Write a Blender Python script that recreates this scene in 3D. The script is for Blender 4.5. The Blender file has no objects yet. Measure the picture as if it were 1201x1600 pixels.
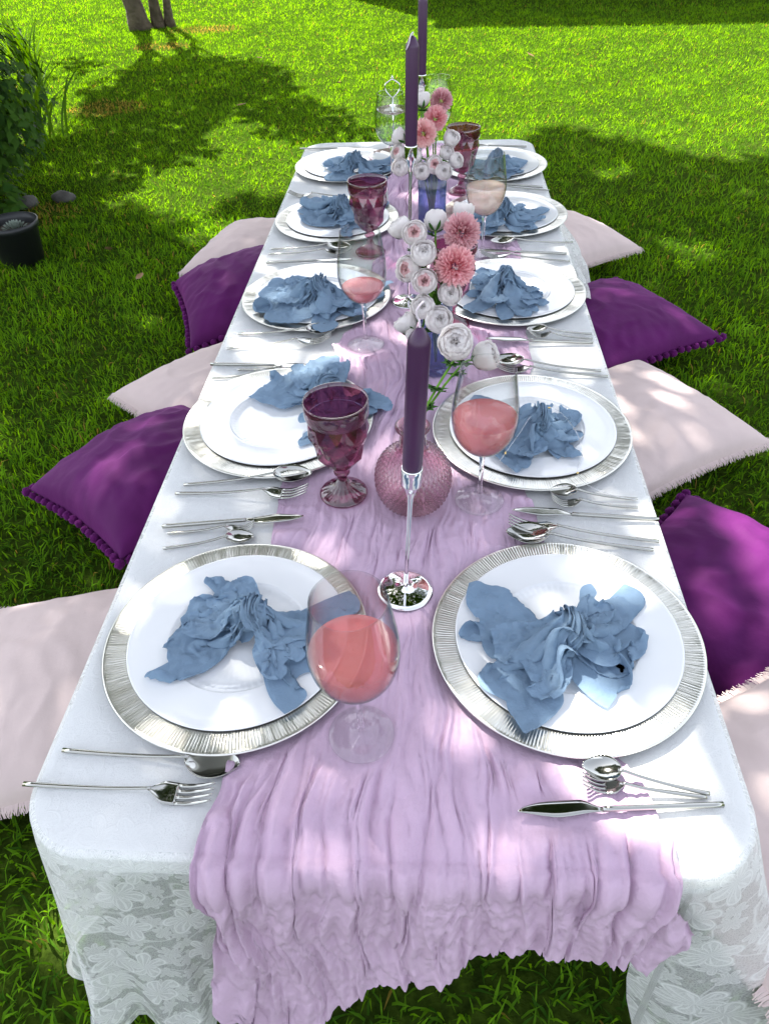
import bpy, math, random
import numpy as np
from mathutils import Vector, Matrix, Euler

random.seed(7)
rng = np.random.default_rng(7)
S = bpy.context.scene
COL = S.collection
R = math.radians
PI = math.pi
T = 0.42                                   # height of the table top above the lawn

# ------------------------------------------------------------------ camera
cam = bpy.data.cameras.new('camera')
cam_o = bpy.data.objects.new('camera', cam)
COL.objects.link(cam_o)
S.camera = cam_o
cam.sensor_fit = 'VERTICAL'
cam.sensor_height = 36.0
cam.lens = 1145.5 / 1600 * 36.0
cam.clip_start = 0.02
cam.clip_end = 600
_p, _y, _r = R(42.12858), R(4.5383), R(2.52237)
_cy, _sy, _cp, _sp = math.cos(_y), math.sin(_y), math.cos(_p), math.sin(_p)
_x0 = Vector((_cy, _sy, 0)); _u0 = Vector((-_sy * _sp, _cy * _sp, _cp)); _f0 = Vector((-_sy * _cp, _cy * _cp, -_sp))
_right = _x0 * math.cos(_r) - _u0 * math.sin(_r)
_up = _x0 * math.sin(_r) + _u0 * math.cos(_r)
M = Matrix((( _right.x, _up.x, -_f0.x, 0), (_right.y, _up.y, -_f0.y, 0), (_right.z, _up.z, -_f0.z, T + 0.7466), (0, 0, 0, 1)))
cam_o.matrix_world = M

# ------------------------------------------------------------------ sky and sun
SUN_EL = 56.0
SUN_AZ = math.atan2(-0.522, 0.853)         # measured from +Y towards +X
SDIR = Vector((math.sin(SUN_AZ) * math.cos(R(SUN_EL)), math.cos(SUN_AZ) * math.cos(R(SUN_EL)), math.sin(R(SUN_EL))))
world = bpy.data.worlds.new('World')
S.world = world
world.use_nodes = True
wn = world.node_tree.nodes; wl = world.node_tree.links
bg = wn['Background']
sky = wn.new('ShaderNodeTexSky')
sky.sky_type = 'NISHITA'
sky.sun_disc = False
sky.sun_elevation = R(SUN_EL)
sky.sun_rotation = SUN_AZ
sky.dust_density = 1.6
sky.ozone_density = 1.0
hsv = wn.new('ShaderNodeHueSaturation')
hsv.inputs['Saturation'].default_value = 0.36
wl.new(sky.outputs[0], hsv.inputs['Color'])
wl.new(hsv.outputs[0], bg.inputs[0])
bg.inputs[1].default_value = 0.125
sun = bpy.data.lights.new('sun', 'SUN')
sun.energy = 4.5
sun.angle = R(0.55)
sun.color = (1.0, 0.95, 0.86)
sun_o = bpy.data.objects.new('sun', sun)
sun_o.rotation_euler = (-SDIR).to_track_quat('-Z', 'Y').to_euler()
sun_o.location = (-4, 8, 14)
COL.objects.link(sun_o)
S.view_settings.view_transform = 'Standard'
S.view_settings.look = 'None'
S.view_settings.gamma = 1.0
S.view_settings.exposure = 2.1
S.view_settings.use_curve_mapping = False
try:
    S.cycles.transparent_max_bounces = 24
    S.cycles.max_bounces = 10
    S.cycles.transmission_bounces = 8
    S.cycles.caustics_reflective = False
    S.cycles.caustics_refractive = False
except Exception:
    pass

# ------------------------------------------------------------------ helpers
def perlin(x, y, seed=0):
    x = np.asarray(x, float); y = np.asarray(y, float)
    r = np.random.default_rng(seed)
    g = r.uniform(0, 2 * PI, (256,)); perm = r.permutation(256)
    xi = np.floor(x).astype(int); yi = np.floor(y).astype(int)
    xf = x - xi; yf = y - yi
    u = xf * xf * xf * (xf * (xf * 6 - 15) + 10); v = yf * yf * yf * (yf * (yf * 6 - 15) + 10)
    def gr(ix, iy, dx, dy):
        a = g[perm[(perm[ix & 255] + iy) & 255]]
        return np.cos(a) * dx + np.sin(a) * dy
    n00 = gr(xi, yi, xf, yf); n10 = gr(xi + 1, yi, xf - 1, yf)
    n01 = gr(xi, yi + 1, xf, yf - 1); n11 = gr(xi + 1, yi + 1, xf - 1, yf - 1)
    a = n00 + u * (n10 - n00); b = n01 + u * (n11 - n01)
    return (a + v * (b - a)) * 1.42

def sstep(a, b, x):
    t = np.clip((np.asarray(x, float) - a) / (b - a), 0, 1)
    return t * t * (3 - 2 * t)

def mesh(name, verts, faces, smooth=True, uv=None, mats=None, fmat=None):
    me = bpy.data.meshes.new(name)
    v = np.asarray(verts, dtype=np.float32).reshape(-1, 3)
    if isinstance(faces, np.ndarray) and faces.ndim == 2:
        n, k = faces.shape
        me.vertices.add(len(v)); me.vertices.foreach_set('co', v.ravel())
        me.loops.add(n * k); me.loops.foreach_set('vertex_index', faces.astype(np.int32).ravel())
        me.polygons.add(n)
        me.polygons.foreach_set('loop_start', np.arange(0, n * k, k, dtype=np.int32))
        me.polygons.foreach_set('loop_total', np.full(n, k, dtype=np.int32))
        me.update(calc_edges=True)
        me.validate()
    else:
        me.from_pydata([tuple(map(float, q)) for q in v], [], [tuple(map(int, f)) for f in faces])
    if smooth:
        me.polygons.foreach_set('use_smooth', np.ones(len(me.polygons), dtype=bool))
    if mats:
        for m in mats: me.materials.append(m)
    if fmat is not None:
        me.polygons.foreach_set('material_index', np.asarray(fmat, dtype=np.int32))
    if uv is not None:
        uv = np.asarray(uv, dtype=np.float32)
        li = np.empty(len(me.loops), dtype=np.int32); me.loops.foreach_get('vertex_index', li)
        l = me.uv_layers.new(name='UVMap')
        l.data.foreach_set('uv', uv[li].ravel())
    return me

def ob(name, me, parent=None, loc=(0, 0, 0), rot=(0, 0, 0), scale=None):
    o = bpy.data.objects.new(name, me)
    COL.objects.link(o)
    if parent is not None: o.parent = parent
    o.location = loc; o.rotation_euler = rot
    if scale is not None: o.scale = (scale, scale, scale) if not hasattr(scale, '__len__') else scale
    return o

def tag(o, label=None, cat=None, group=None, kind=None):
    if label: o['label'] = label
    if cat: o['category'] = cat
    if group: o['group'] = group
    if kind: o['kind'] = kind
    return o

def thing(name, label, cat, loc=(0, 0, 0), rot=(0, 0, 0), group=None):
    o = bpy.data.objects.new(name, None)
    o.empty_display_size = 0.05
    COL.objects.link(o)
    o.location = loc; o.rotation_euler = rot
    return tag(o, label, cat, group)

def copy_tree(o, parent=None):
    c = o.copy(); COL.objects.link(c)
    if parent is not None: c.parent = parent
    for ch in list(o.children): copy_tree(ch, c)
    return c

def grid_faces(nu, nv, wrap_u=False):
    """vertex index = j*nu + i ; i along u (0..nu-1), j along v"""
    iu = np.arange(nu if wrap_u else nu - 1); jv = np.arange(nv - 1)
    I, J = np.meshgrid(iu, jv)
    I2 = (I + 1) % nu
    return np.stack([J * nu + I, J * nu + I2, (J + 1) * nu + I2, (J + 1) * nu + I], -1).reshape(-1, 4)

def lathe(profile, n=48, rfun=None):
    """profile list of (r, z); returns verts, faces"""
    pr = np.array(profile, float)
    a = np.linspace(0, 2 * PI, n, endpoint=False)
    Rr = np.repeat(pr[:, :1], n, 1); Z = np.repeat(pr[:, 1:], n, 1); A = np.repeat(a[None, :], len(pr), 0)
    if rfun is not None: Rr, Z = rfun(Rr, Z, A)
    v = np.stack([Rr * np.cos(A), Rr * np.sin(A), Z], -1).reshape(-1, 3)
    return v, grid_faces(n, len(pr), True)

def spline(pts, n):
    """Catmull-Rom through (m,k) points -> (n,k)"""
    P = np.asarray(pts, float); m = len(P)
    t = np.linspace(0, m - 1, n); i = np.clip(np.floor(t).astype(int), 0, m - 2); f = (t - i)[:, None]
    p0 = P[np.clip(i - 1, 0, m - 1)]; p1 = P[i]; p2 = P[i + 1]; p3 = P[np.clip(i + 2, 0, m - 1)]
    return 0.5 * ((2 * p1) + (-p0 + p2) * f + (2 * p0 - 5 * p1 + 4 * p2 - p3) * f ** 2 + (-p0 + 3 * p1 - 3 * p2 + p3) * f ** 3)

def tube(pts, rad, n=8, cap=True):
    P = np.asarray(pts, float); m = len(P)
    rad = np.full(m, rad) if np.isscalar(rad) else np.asarray(rad, float)
    d = np.gradient(P, axis=0); d /= np.linalg.norm(d, axis=1)[:, None] + 1e-12
    ref = np.array([0, 0, 1.0]) if abs(d[0][2]) < 0.9 else np.array([1.0, 0, 0])
    vs = []
    a = np.linspace(0, 2 * PI, n, endpoint=False)
    for k in range(m):
        s = np.cross(d[k], ref); s /= np.linalg.norm(s) + 1e-12
        t = np.cross(s, d[k]); ref = t
        vs.append(P[k] + rad[k] * (np.cos(a)[:, None] * s + np.sin(a)[:, None] * t))
    v = np.concatenate(vs); f = [tuple(q) for q in grid_faces(n, m, True)]
    if cap:
        f.append(tuple(range(n - 1, -1, -1))); f.append(tuple(range((m - 1) * n, m * n)))
    return v, f

class MB:
    def __init__(s): s.v = []; s.f = []; s.uv = []; s.fm = []; s.n = 0
    def add(s, v, f, uv=None, fm=0):
        v = np.asarray(v, float).reshape(-1, 3)
        s.v.append(v); s.uv.append(np.zeros((len(v), 2)) if uv is None else np.asarray(uv, float))
        f = [tuple(int(i) + s.n for i in q) for q in f]
        s.f += f; s.fm += [fm] * len(f); s.n += len(v)
    def box(s, x0, x1, y0, y1, z0, z1, fm=0):
        v = [(x0, y0, z0), (x1, y0, z0), (x1, y1, z0), (x0, y1, z0), (x0, y0, z1), (x1, y0, z1), (x1, y1, z1), (x0, y1, z1)]
        s.add(v, [(0, 3, 2, 1), (4, 5, 6, 7), (0, 1, 5, 4), (1, 2, 6, 5), (2, 3, 7, 6), (3, 0, 4, 7)], fm=fm)
    def mesh(s, name, mats, smooth=True):
        return mesh(name, np.concatenate(s.v), s.f, smooth, np.concatenate(s.uv), mats, s.fm)

# ------------------------------------------------------------------ materials
def mat(name):
    m = bpy.data.materials.new(name); m.use_nodes = True
    nt = m.node_tree
    return m, nt.nodes, nt.links, nt.nodes['Principled BSDF'], nt.nodes['Material Output']

def principled(name, col, rough=0.5, metal=0.0, bump=None, vary=0.0, vscale=20, sheen=0, coat=0, spec=0.5, subsurf=0):
    m, n, l, b, o = mat(name)
    b.inputs['Base Color'].default_value = (*col, 1)
    b.inputs['Roughness'].default_value = rough
    b.inputs['Metallic'].default_value = metal
    b.inputs['Specular IOR Level'].default_value = spec
    if sheen:
        b.inputs['Sheen Weight'].default_value = sheen
        b.inputs['Sheen Roughness'].default_value = 0.35
        b.inputs['Sheen Tint'].default_value = (min(1, col[0] * 3 + .25), min(1, col[1] * 3 + .1), min(1, col[2] * 3 + .25), 1)
    if coat: b.inputs['Coat Weight'].default_value = coat
    if subsurf:
        b.inputs['Subsurface Weight'].default_value = subsurf
        b.inputs['Subsurface Radius'].default_value = (0.01, 0.006, 0.008)
        b.inputs['Subsurface Scale'].default_value = 0.5
    tc = n.new('ShaderNodeTexCoord')
    if vary:
        t = n.new('ShaderNodeTexNoise'); t.inputs['Scale'].default_value = vscale; t.inputs['Detail'].default_value = 5
        l.new(tc.outputs['Object'], t.inputs['Vector'])
        mr = n.new('ShaderNodeMapRange'); mr.inputs['From Min'].default_value = .3; mr.inputs['From Max'].default_value = .7
        mr.inputs['To Min'].default_value = 1 - vary; mr.inputs['To Max'].default_value = 1 + vary
        l.new(t.outputs['Fac'], mr.inputs['Value'])
        hs = n.new('ShaderNodeHueSaturation'); hs.inputs['Color'].default_value = (*col, 1)
        l.new(mr.outputs[0], hs.inputs['Value']); l.new(hs.outputs[0], b.inputs['Base Color'])
    if bump:
        t2 = n.new('ShaderNodeTexNoise'); t2.inputs['Scale'].default_value = bump[0]; t2.inputs['Detail'].default_value = 4
        l.new(tc.outputs['Object'], t2.inputs['Vector'])
        bp = n.new('ShaderNodeBump'); bp.inputs['Strength'].default_value = bump[1]; bp.inputs['Distance'].default_value = bump[2]
        l.new(t2.outputs['Fac'], bp.inputs['Height']); l.new(bp.outputs[0], b.inputs['Normal'])
    return m

def fabric(name, col, trans=0.25, bumps=((60, .4, .002),), vary=.06, sheen=.3, alpha=1.0, weave=None):
    """thin cloth: diffuse plus some light coming through"""
    m, n, l, b, o = mat(name)
    tc = n.new('ShaderNodeTexCoord')
    t = n.new('ShaderNodeTexNoise'); t.inputs['Scale'].default_value = 14; t.inputs['Detail'].default_value = 6
    l.new(tc.outputs['Object'], t.inputs['Vector'])
    mr = n.new('ShaderNodeMapRange'); mr.inputs['From Min'].default_value = .3; mr.inputs['From Max'].default_value = .7
    mr.inputs['To Min'].default_value = 1 - vary; mr.inputs['To Max'].default_value = 1 + vary
    l.new(t.outputs['Fac'], mr.inputs['Value'])
    hs = n.new('ShaderNodeHueSaturation'); hs.inputs['Color'].default_value = (*col, 1)
    l.new(mr.outputs[0], hs.inputs['Value'])
    l.new(hs.outputs[0], b.inputs['Base Color'])
    b.inputs['Roughness'].default_value = .85; b.inputs['Specular IOR Level'].default_value = .2
    b.inputs['Sheen Weight'].default_value = sheen
    b.inputs['Sheen Tint'].default_value = (min(1, col[0] * 1.5 + .1), min(1, col[1] * 1.5 + .1), min(1, col[2] * 1.5 + .1), 1)
    prev = None
    for sc, st, di in bumps:
        t2 = n.new('ShaderNodeTexNoise'); t2.inputs['Scale'].default_value = sc; t2.inputs['Detail'].default_value = 5
        l.new(tc.outputs['Object'], t2.inputs['Vector'])
        bp = n.new('ShaderNodeBump'); bp.inputs['Strength'].default_value = st; bp.inputs['Distance'].default_value = di
        l.new(t2.outputs['Fac'], bp.inputs['Height'])
        if prev: l.new(prev.outputs[0], bp.inputs['Normal'])
        prev = bp
    if prev: l.new(prev.outputs[0], b.inputs['Normal'])
    tr = n.new('ShaderNodeBsdfTranslucent'); l.new(hs.outputs[0], tr.inputs['Color'])
    mx = n.new('ShaderNodeMixShader'); mx.inputs[0].default_value = trans
    l.new(b.outputs[0], mx.inputs[1]); l.new(tr.outputs[0], mx.inputs[2])
    out = mx
    if alpha < 1:
        tp = n.new('ShaderNodeBsdfTransparent')
        m2 = n.new('ShaderNodeMixShader'); m2.inputs[0].default_value = alpha
        l.new(tp.outputs[0], m2.inputs[1]); l.new(mx.outputs[0], m2.inputs[2]); out = m2
    l.new(out.outputs[0], o.inputs['Surface'])
    return m

def thin_glass(name, tint=(.97, .985, .98), rough=0.0, bump=None, body=0.0, bodycol=(1, 1, 1), edge=.58, f0=.045, refr=0):
    """a thin pane or wall of glass: clear, with a Fresnel reflection"""
    m, n, l, b, o = mat(name)
    n.remove(b)
    tp = n.new('ShaderNodeBsdfTransparent')
    le = n.new('ShaderNodeLayerWeight'); le.inputs['Blend'].default_value = .5
    pe = n.new('ShaderNodeMath'); pe.operation = 'POWER'; pe.inputs[1].default_value = 3.0; l.new(le.outputs['Facing'], pe.inputs[0])
    ce = n.new('ShaderNodeMixRGB'); l.new(pe.outputs[0], ce.inputs[0]); ce.inputs[1].default_value = (*tint, 1)
    ce.inputs[2].default_value = (tint[0] ** 2 * edge, tint[1] ** 2 * edge, tint[2] ** 2 * edge, 1)
    l.new(ce.outputs[0], tp.inputs[0])
    gl = n.new('ShaderNodeBsdfGlossy'); gl.inputs['Roughness'].default_value = rough
    lw = n.new('ShaderNodeLayerWeight'); lw.inputs['Blend'].default_value = .5
    pw = n.new('ShaderNodeMath'); pw.operation = 'POWER'; pw.inputs[1].default_value = 4.5; l.new(lw.outputs['Facing'], pw.inputs[0])
    fr = n.new('ShaderNodeMath'); fr.operation = 'MULTIPLY_ADD'; fr.inputs[1].default_value = .92; fr.inputs[2].default_value = f0; l.new(pw.outputs[0], fr.inputs[0])
    mx = n.new('ShaderNodeMixShader')
    l.new(fr.outputs[0], mx.inputs[0])
    base = tp
    if body:
        df = n.new('ShaderNodeBsdfTranslucent'); df.inputs[0].default_value = (*bodycol, 1)
        d2 = n.new('ShaderNodeBsdfDiffuse'); d2.inputs[0].default_value = (*bodycol, 1)
        mm = n.new('ShaderNodeMixShader'); mm.inputs[0].default_value = .5
        l.new(df.outputs[0], mm.inputs[1]); l.new(d2.outputs[0], mm.inputs[2])
        mb = n.new('ShaderNodeMixShader'); mb.inputs[0].default_value = body
        l.new(tp.outputs[0], mb.inputs[1]); l.new(mm.outputs[0], mb.inputs[2]); base = mb
    if refr:
        rf_ = n.new('ShaderNodeBsdfRefraction'); rf_.inputs['Color'].default_value = (*tint, 1); rf_.inputs['IOR'].default_value = 1.32; rf_.inputs['Roughness'].default_value = .02
        mr_ = n.new('ShaderNodeMixShader'); mr_.inputs[0].default_value = refr
        l.new(base.outputs[0], mr_.inputs[1]); l.new(rf_.outputs[0], mr_.inputs[2]); base = mr_
    l.new(base.outputs[0], mx.inputs[1]); l.new(gl.outputs[0], mx.inputs[2])
    l.new(mx.outputs[0], o.inputs['Surface'])
    return m

MT = {}
MT['steel'] = principled('polished steel', (.40, .40, .375), .08, 1.0)
MT['chrome'] = principled('chrome', (.80, .80, .80), .03, 1.0)
MT['silver'] = principled('silver charger', (.70, .695, .65), .30, 1.0, vary=.08, vscale=60)
MT['porcelain'] = principled('white porcelain', (.75, .76, .77), .12, coat=.4)
MT['table'] = principled('white plastic', (.76, .77, .77), .45, bump=(300, .1, .001))
MT['legs'] = principled('grey metal', (.25, .25, .26), .4, .8)
MT['napkin'] = fabric('blue gauze', (.215, .315, .435), .28, ((420, .5, .0012), (110, .6, .003)), .10, .25)
MT['runner'] = fabric('lavender gauze', (.545, .395, .525), .10, ((160, .5, .0025), (500, .35, .001)), .05, .05)
MT['blush'] = fabric('blush cotton', (.60, .49, .475), .05, ((30, .25, .006), (700, .3, .0006)), .03, .2)
MT['velvet'] = principled('purple velvet', (.078, .0045, .080), .75, bump=(45, .3, .004), vary=.15, vscale=9, sheen=.22, spec=.2)
MT['pompom'] = principled('purple yarn', (.085, .008, .085), .9, bump=(500, 1, .003), sheen=.5, spec=.1)
MT['candle'] = principled('plum wax', (.052, .015, .060), .36, subsurf=.08, vary=.06, vscale=30)
MT['wick'] = principled('waxed wick', (.75, .66, .75), .7)
MT['glass'] = thin_glass('clear glass', (.972, .984, .98))
MT['foot'] = thin_glass('clear glass foot', (.985, .99, .988), edge=.8)
m, n, l, b, o = mat('glass stem'); b.inputs['Base Color'].default_value = (1, 1, 1, 1); b.inputs['Transmission Weight'].default_value = 1; b.inputs['Roughness'].default_value = 0; b.inputs['IOR'].default_value = 1.46
MT['stem'] = m
def drink(name, col):
    m, n, l, b, o = mat(name)
    b.inputs['Base Color'].default_value = (*col, 1); b.inputs['Roughness'].default_value = .06
    b.inputs['Subsurface Weight'].default_value = .4; b.inputs['Subsurface Radius'].default_value = (.03, .014, .012); b.inputs['Subsurface Scale'].default_value = .6
    tp = n.new('ShaderNodeBsdfTransparent'); tp.inputs[0].default_value = (.97, .5 + col[1] * .55, .5 + col[2] * .55, 1)
    mx = n.new('ShaderNodeMixShader'); mx.inputs[0].default_value = .52
    l.new(b.outputs[0], mx.inputs[1]); l.new(tp.outputs[0], mx.inputs[2]); l.new(mx.outputs[0], o.inputs['Surface'])
    return m
MT['pink'] = drink('pink lemonade', (.84, .29, .29))
MT['palepink'] = drink('pale rose drink', (.88, .68, .60))
MT['purpleglass'] = thin_glass('plum pressed glass', (.66, .35, .49), .02, body=.08, bodycol=(.22, .07, .15), edge=.7, f0=.11)
MT['pinkglass'] = thin_glass('rose pressed glass', (.93, .74, .80), .03, body=.05, bodycol=(.75, .35, .48), edge=.6, f0=.10, refr=.45)
MT['blueglass'] = thin_glass('blue ribbed glass', (.62, .68, .86), .05, body=.16, bodycol=(.16, .20, .42), edge=.5, f0=.10)
MT['tierglass'] = thin_glass('smoky rose glass', (.85, .74, .74), .03, body=.2, bodycol=(.5, .35, .36))
MT['petal'] = fabric('white silk petal', (.90, .86, .855), .48, ((60, .3, .002),), .03, .1)
MT['petalpink'] = fabric('blush silk petal', (.84, .56, .57), .40, ((60, .3, .002),), .06, .1)
MT['green'] = fabric('silk leaf', (.045, .13, .022), .2, ((80, .3, .002),), .2, 0)
MT['stemgreen'] = fabric('silk stem', (.12, .27, .03), .0, ((80, .2, .002),), .1, 0)
MT['brass'] = principled('warm brass', (.75, .55, .22), .25, 1.0)
MT['blackpot'] = principled('black plastic pot', (.012, .013, .015), .45)
MT['soil'] = principled('soil', (.05, .035, .025), .9, bump=(60, .8, .01), vary=.3, vscale=40)
MT['bark'] = principled('grey brown bark', (.115, .085, .062), .9, bump=(26, 1.0, .03), vary=.35, vscale=12)
MT['stone'] = principled('grey stone', (.07, .066, .06), .85, bump=(30, .7, .01), vary=.2, vscale=18)
MT['plaster'] = principled('cream plaster', (.45, .42, .36), .85, bump=(80, .3, .004), vary=.06, vscale=3)
MT['rooftile'] = principled('terracotta roof', (.28, .11, .07), .8, vary=.2, vscale=6)
MT['woodframe'] = principled('white painted frame', (.72, .72, .70), .5)
MT['pane'] = principled('window glass', (.03, .04, .05), .05, spec=.8)
MT['deadleaf'] = principled('dry leaf', (.24, .14, .06), .8)

def leafmat(name, c1, c2, trans=.35, uvy=False, rough=.45, dead=None, spec=.35):
    """foliage: colour per blade or leaf from the U texture coordinate"""
    m, n, l, b, o = mat(name)
    uv = n.new('ShaderNodeUVMap'); sx = n.new('ShaderNodeSeparateXYZ'); l.new(uv.outputs[0], sx.inputs[0])
    cr = n.new('ShaderNodeValToRGB'); e = cr.color_ramp.elements
    e[0].position = 0; e[0].color = (*c1, 1); e[1].position = .92 if dead else 1; e[1].color = (*c2, 1)
    if dead:
        q = e.new(.97); q.color = (*dead, 1)
    l.new(sx.outputs[0], cr.inputs[0])
    l.new(cr.outputs[0], b.inputs['Base Color']); b.inputs['Roughness'].default_value = rough; b.inputs['Specular IOR Level'].default_value = spec
    tr = n.new('ShaderNodeBsdfTranslucent')
    hs = n.new('ShaderNodeHueSaturation'); hs.inputs['Value'].default_value = 1.5; hs.inputs['Saturation'].default_value = 1.1; hs.inputs['Hue'].default_value = .485
    l.new(cr.outputs[0], hs.inputs['Color']); l.new(hs.outputs[0], tr.inputs['Color'])
    mx = n.new('ShaderNodeMixShader'); mx.inputs[0].default_value = trans
    l.new(b.outputs[0], mx.inputs[1]); l.new(tr.outputs[0], mx.inputs[2]); l.new(mx.outputs[0], o.inputs['Surface'])
    return m
MT['grass'] = leafmat('grass blades', (.036, .100, .012), (.175, .375, .018), .52, rough=.7, spec=.0, dead=(.30, .22, .05))
MT['leaf'] = leafmat('tree leaves', (.030, .075, .012), (.075, .125, .020), .3, spec=.2)
MT['bushleaf'] = leafmat('shrub leaves', (.014, .048, .006), (.045, .105, .010), .25, spec=.08, rough=.6)
MT['strap'] = leafmat('strappy leaves', (.045, .130, .006), (.115, .230, .010), .35, spec=.12)

# lawn soil and thatch
m, n, l, b, o = mat('lawn ground')
tc = n.new('ShaderNodeTexCoord')
t1 = n.new('ShaderNodeTexNoise'); t1.inputs['Scale'].default_value = 45; t1.inputs['Detail'].default_value = 8
t2 = n.new('ShaderNodeTexNoise'); t2.inputs['Scale'].default_value = 1.3; t2.inputs['Detail'].default_value = 4
l.new(tc.outputs['Object'], t1.inputs['Vector']); l.new(tc.outputs['Object'], t2.inputs['Vector'])
cr = n.new('ShaderNodeValToRGB'); cr.color_ramp.elements[0].position = .3; cr.color_ramp.elements[0].color = (.016, .028, .005, 1)
cr.color_ramp.elements[1].position = .75; cr.color_ramp.elements[1].color = (.050, .085, .010, 1)
l.new(t1.outputs['Fac'], cr.inputs[0])
cr2 = n.new('ShaderNodeValToRGB'); cr2.color_ramp.elements[0].color = (.8, .85, .75, 1); cr2.color_ramp.elements[1].color = (1.2, 1.15, 1.1, 1)
l.new(t2.outputs['Fac'], cr2.inputs[0])
mm = n.new('ShaderNodeMixRGB'); mm.blend_type = 'MULTIPLY'; mm.inputs[0].default_value = 1
l.new(cr.outputs[0], mm.inputs[1]); l.new(cr2.outputs[0], mm.inputs[2]); l.new(mm.outputs[0], b.inputs['Base Color'])
b.inputs['Roughness'].default_value = .95; b.inputs['Specular IOR Level'].default_value = 0
bp = n.new('ShaderNodeBump'); bp.inputs['Strength'].default_value = .8; bp.inputs['Distance'].default_value = .02
l.new(t1.outputs['Fac'], bp.inputs['Height']); l.new(bp.outputs[0], b.inputs['Normal'])
MT['lawn'] = m
MT['dirt'] = principled('bare sandy soil', (.21, .155, .075), .95, bump=(60, .8, .015), vary=.3, vscale=25)

# lace: net with denser sprigs, see-through between the threads
def lace(name, lo, hi, col=(.82, .84, .84), relief=.0012):
    """net with sprigs of five-petalled flowers and curling stems; see-through between the threads"""
    m, n, l, b, o = mat(name)
    b.inputs['Base Color'].default_value = (*col, 1); b.inputs['Roughness'].default_value = .85; b.inputs['Specular IOR Level'].default_value = .1
    def M_(op, a, c=None, clamp=False):
        q = n.new('ShaderNodeMath'); q.operation = op; q.use_clamp = clamp
        for i, v in enumerate((a, c)):
            if v is None: continue
            if isinstance(v, (int, float)): q.inputs[i].default_value = v
            else: l.new(v, q.inputs[i])
        return q.outputs[0]
    uv = n.new('ShaderNodeUVMap')
    nz = n.new('ShaderNodeTexNoise'); nz.inputs['Scale'].default_value = 18; nz.inputs['Detail'].default_value = 2
    l.new(uv.outputs[0], nz.inputs['Vector'])
    wv_ = n.new('ShaderNodeMixRGB'); wv_.blend_type = 'LINEAR_LIGHT'; wv_.inputs[0].default_value = .012
    l.new(uv.outputs[0], wv_.inputs[1]); l.new(nz.outputs['Color'], wv_.inputs[2])
    masks = []
    for sc, pet, size in ((16.0, 5, .026), (34.0, 6, .012)):
        vo = n.new('ShaderNodeTexVoronoi'); vo.voronoi_dimensions = '2D'; vo.inputs['Scale'].default_value = sc; vo.inputs['Randomness'].default_value = .75
        l.new(wv_.outputs[0], vo.inputs['Vector'])
        sub = n.new('ShaderNodeVectorMath'); sub.operation = 'SUBTRACT'; l.new(wv_.outputs[0], sub.inputs[0]); l.new(vo.outputs['Position'], sub.inputs[1])
        sp = n.new('ShaderNodeSeparateXYZ'); l.new(sub.outputs[0], sp.inputs[0])
        sc_ = n.new('ShaderNodeSeparateXYZ'); l.new(vo.outputs['Color'], sc_.inputs[0])
        ang = M_('ADD', M_('ARCTAN2', sp.outputs[1], sp.outputs[0]), M_('MULTIPLY', sc_.outputs[0], 6.28))
        rad = M_('SQRT', M_('ADD', M_('MULTIPLY', sp.outputs[0], sp.outputs[0]), M_('MULTIPLY', sp.outputs[1], sp.outputs[1])))
        pr = M_('ADD', M_('MULTIPLY', M_('ABSOLUTE', M_('SINE', M_('MULTIPLY', ang, pet / 2))), .55), .45)
        edge = M_('MULTIPLY', pr, size)
        inside = M_('DIVIDE', M_('SUBTRACT', edge, rad), size * .12, True)
        line = M_('SUBTRACT', 1.0, M_('DIVIDE', M_('ABSOLUTE', M_('SUBTRACT', edge, rad)), size * .13), True)
        vein = M_('MULTIPLY', M_('GREATER_THAN', M_('SINE', M_('MULTIPLY', ang, pet * 3)), .55), inside)
        fm = M_('MAXIMUM', M_('MAXIMUM', M_('MULTIPLY', inside, .45), line), M_('MULTIPLY', vein, .8), True)
        masks.append(fm)
    st = n.new('ShaderNodeTexNoise'); st.inputs['Scale'].default_value = 15; st.inputs['Detail'].default_value = 1; l.new(uv.outputs[0], st.inputs['Vector'])
    stem = M_('SUBTRACT', 1.0, M_('DIVIDE', M_('ABSOLUTE', M_('SUBTRACT', M_('FRACT', M_('MULTIPLY', st.outputs['Fac'], 7.0)), .5)), .10), True)
    pat = M_('MAXIMUM', M_('MAXIMUM', masks[0], M_('MULTIPLY', masks[1], .8)), M_('MULTIPLY', stem, .6), True)
    ck = n.new('ShaderNodeTexVoronoi'); ck.inputs['Scale'].default_value = 420; ck.feature = 'DISTANCE_TO_EDGE'; l.new(uv.outputs[0], ck.inputs['Vector'])
    r4 = n.new('ShaderNodeMapRange'); r4.inputs['From Max'].default_value = .25; r4.inputs['To Min'].default_value = min(1, lo + .2); r4.inputs['To Max'].default_value = lo
    l.new(ck.outputs[0], r4.inputs['Value'])
    mr = n.new('ShaderNodeMixRGB'); l.new(pat, mr.inputs[0]); l.new(r4.outputs[0], mr.inputs[1]); mr.inputs[2].default_value = (hi, hi, hi, 1)
    bp = n.new('ShaderNodeBump'); bp.inputs['Strength'].default_value = .5; bp.inputs['Distance'].default_value = relief
    l.new(pat, bp.inputs['Height']); l.new(bp.outputs[0], b.inputs['Normal'])
    tr = n.new('ShaderNodeBsdfTranslucent'); tr.inputs[0].default_value = (*col, 1)
    m1 = n.new('ShaderNodeMixShader'); m1.inputs[0].default_value = .35; l.new(b.outputs[0], m1.inputs[1]); l.new(tr.outputs[0], m1.inputs[2])
    tp = n.new('ShaderNodeBsdfTransparent')
    m2 = n.new('ShaderNodeMixShader'); l.new(mr.outputs[0], m2.inputs[0]); l.new(tp.outputs[0], m2.inputs[1]); l.new(m1.outputs[0], m2.inputs[2])
    l.new(m2.outputs[0], o.inputs['Surface'])
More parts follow.
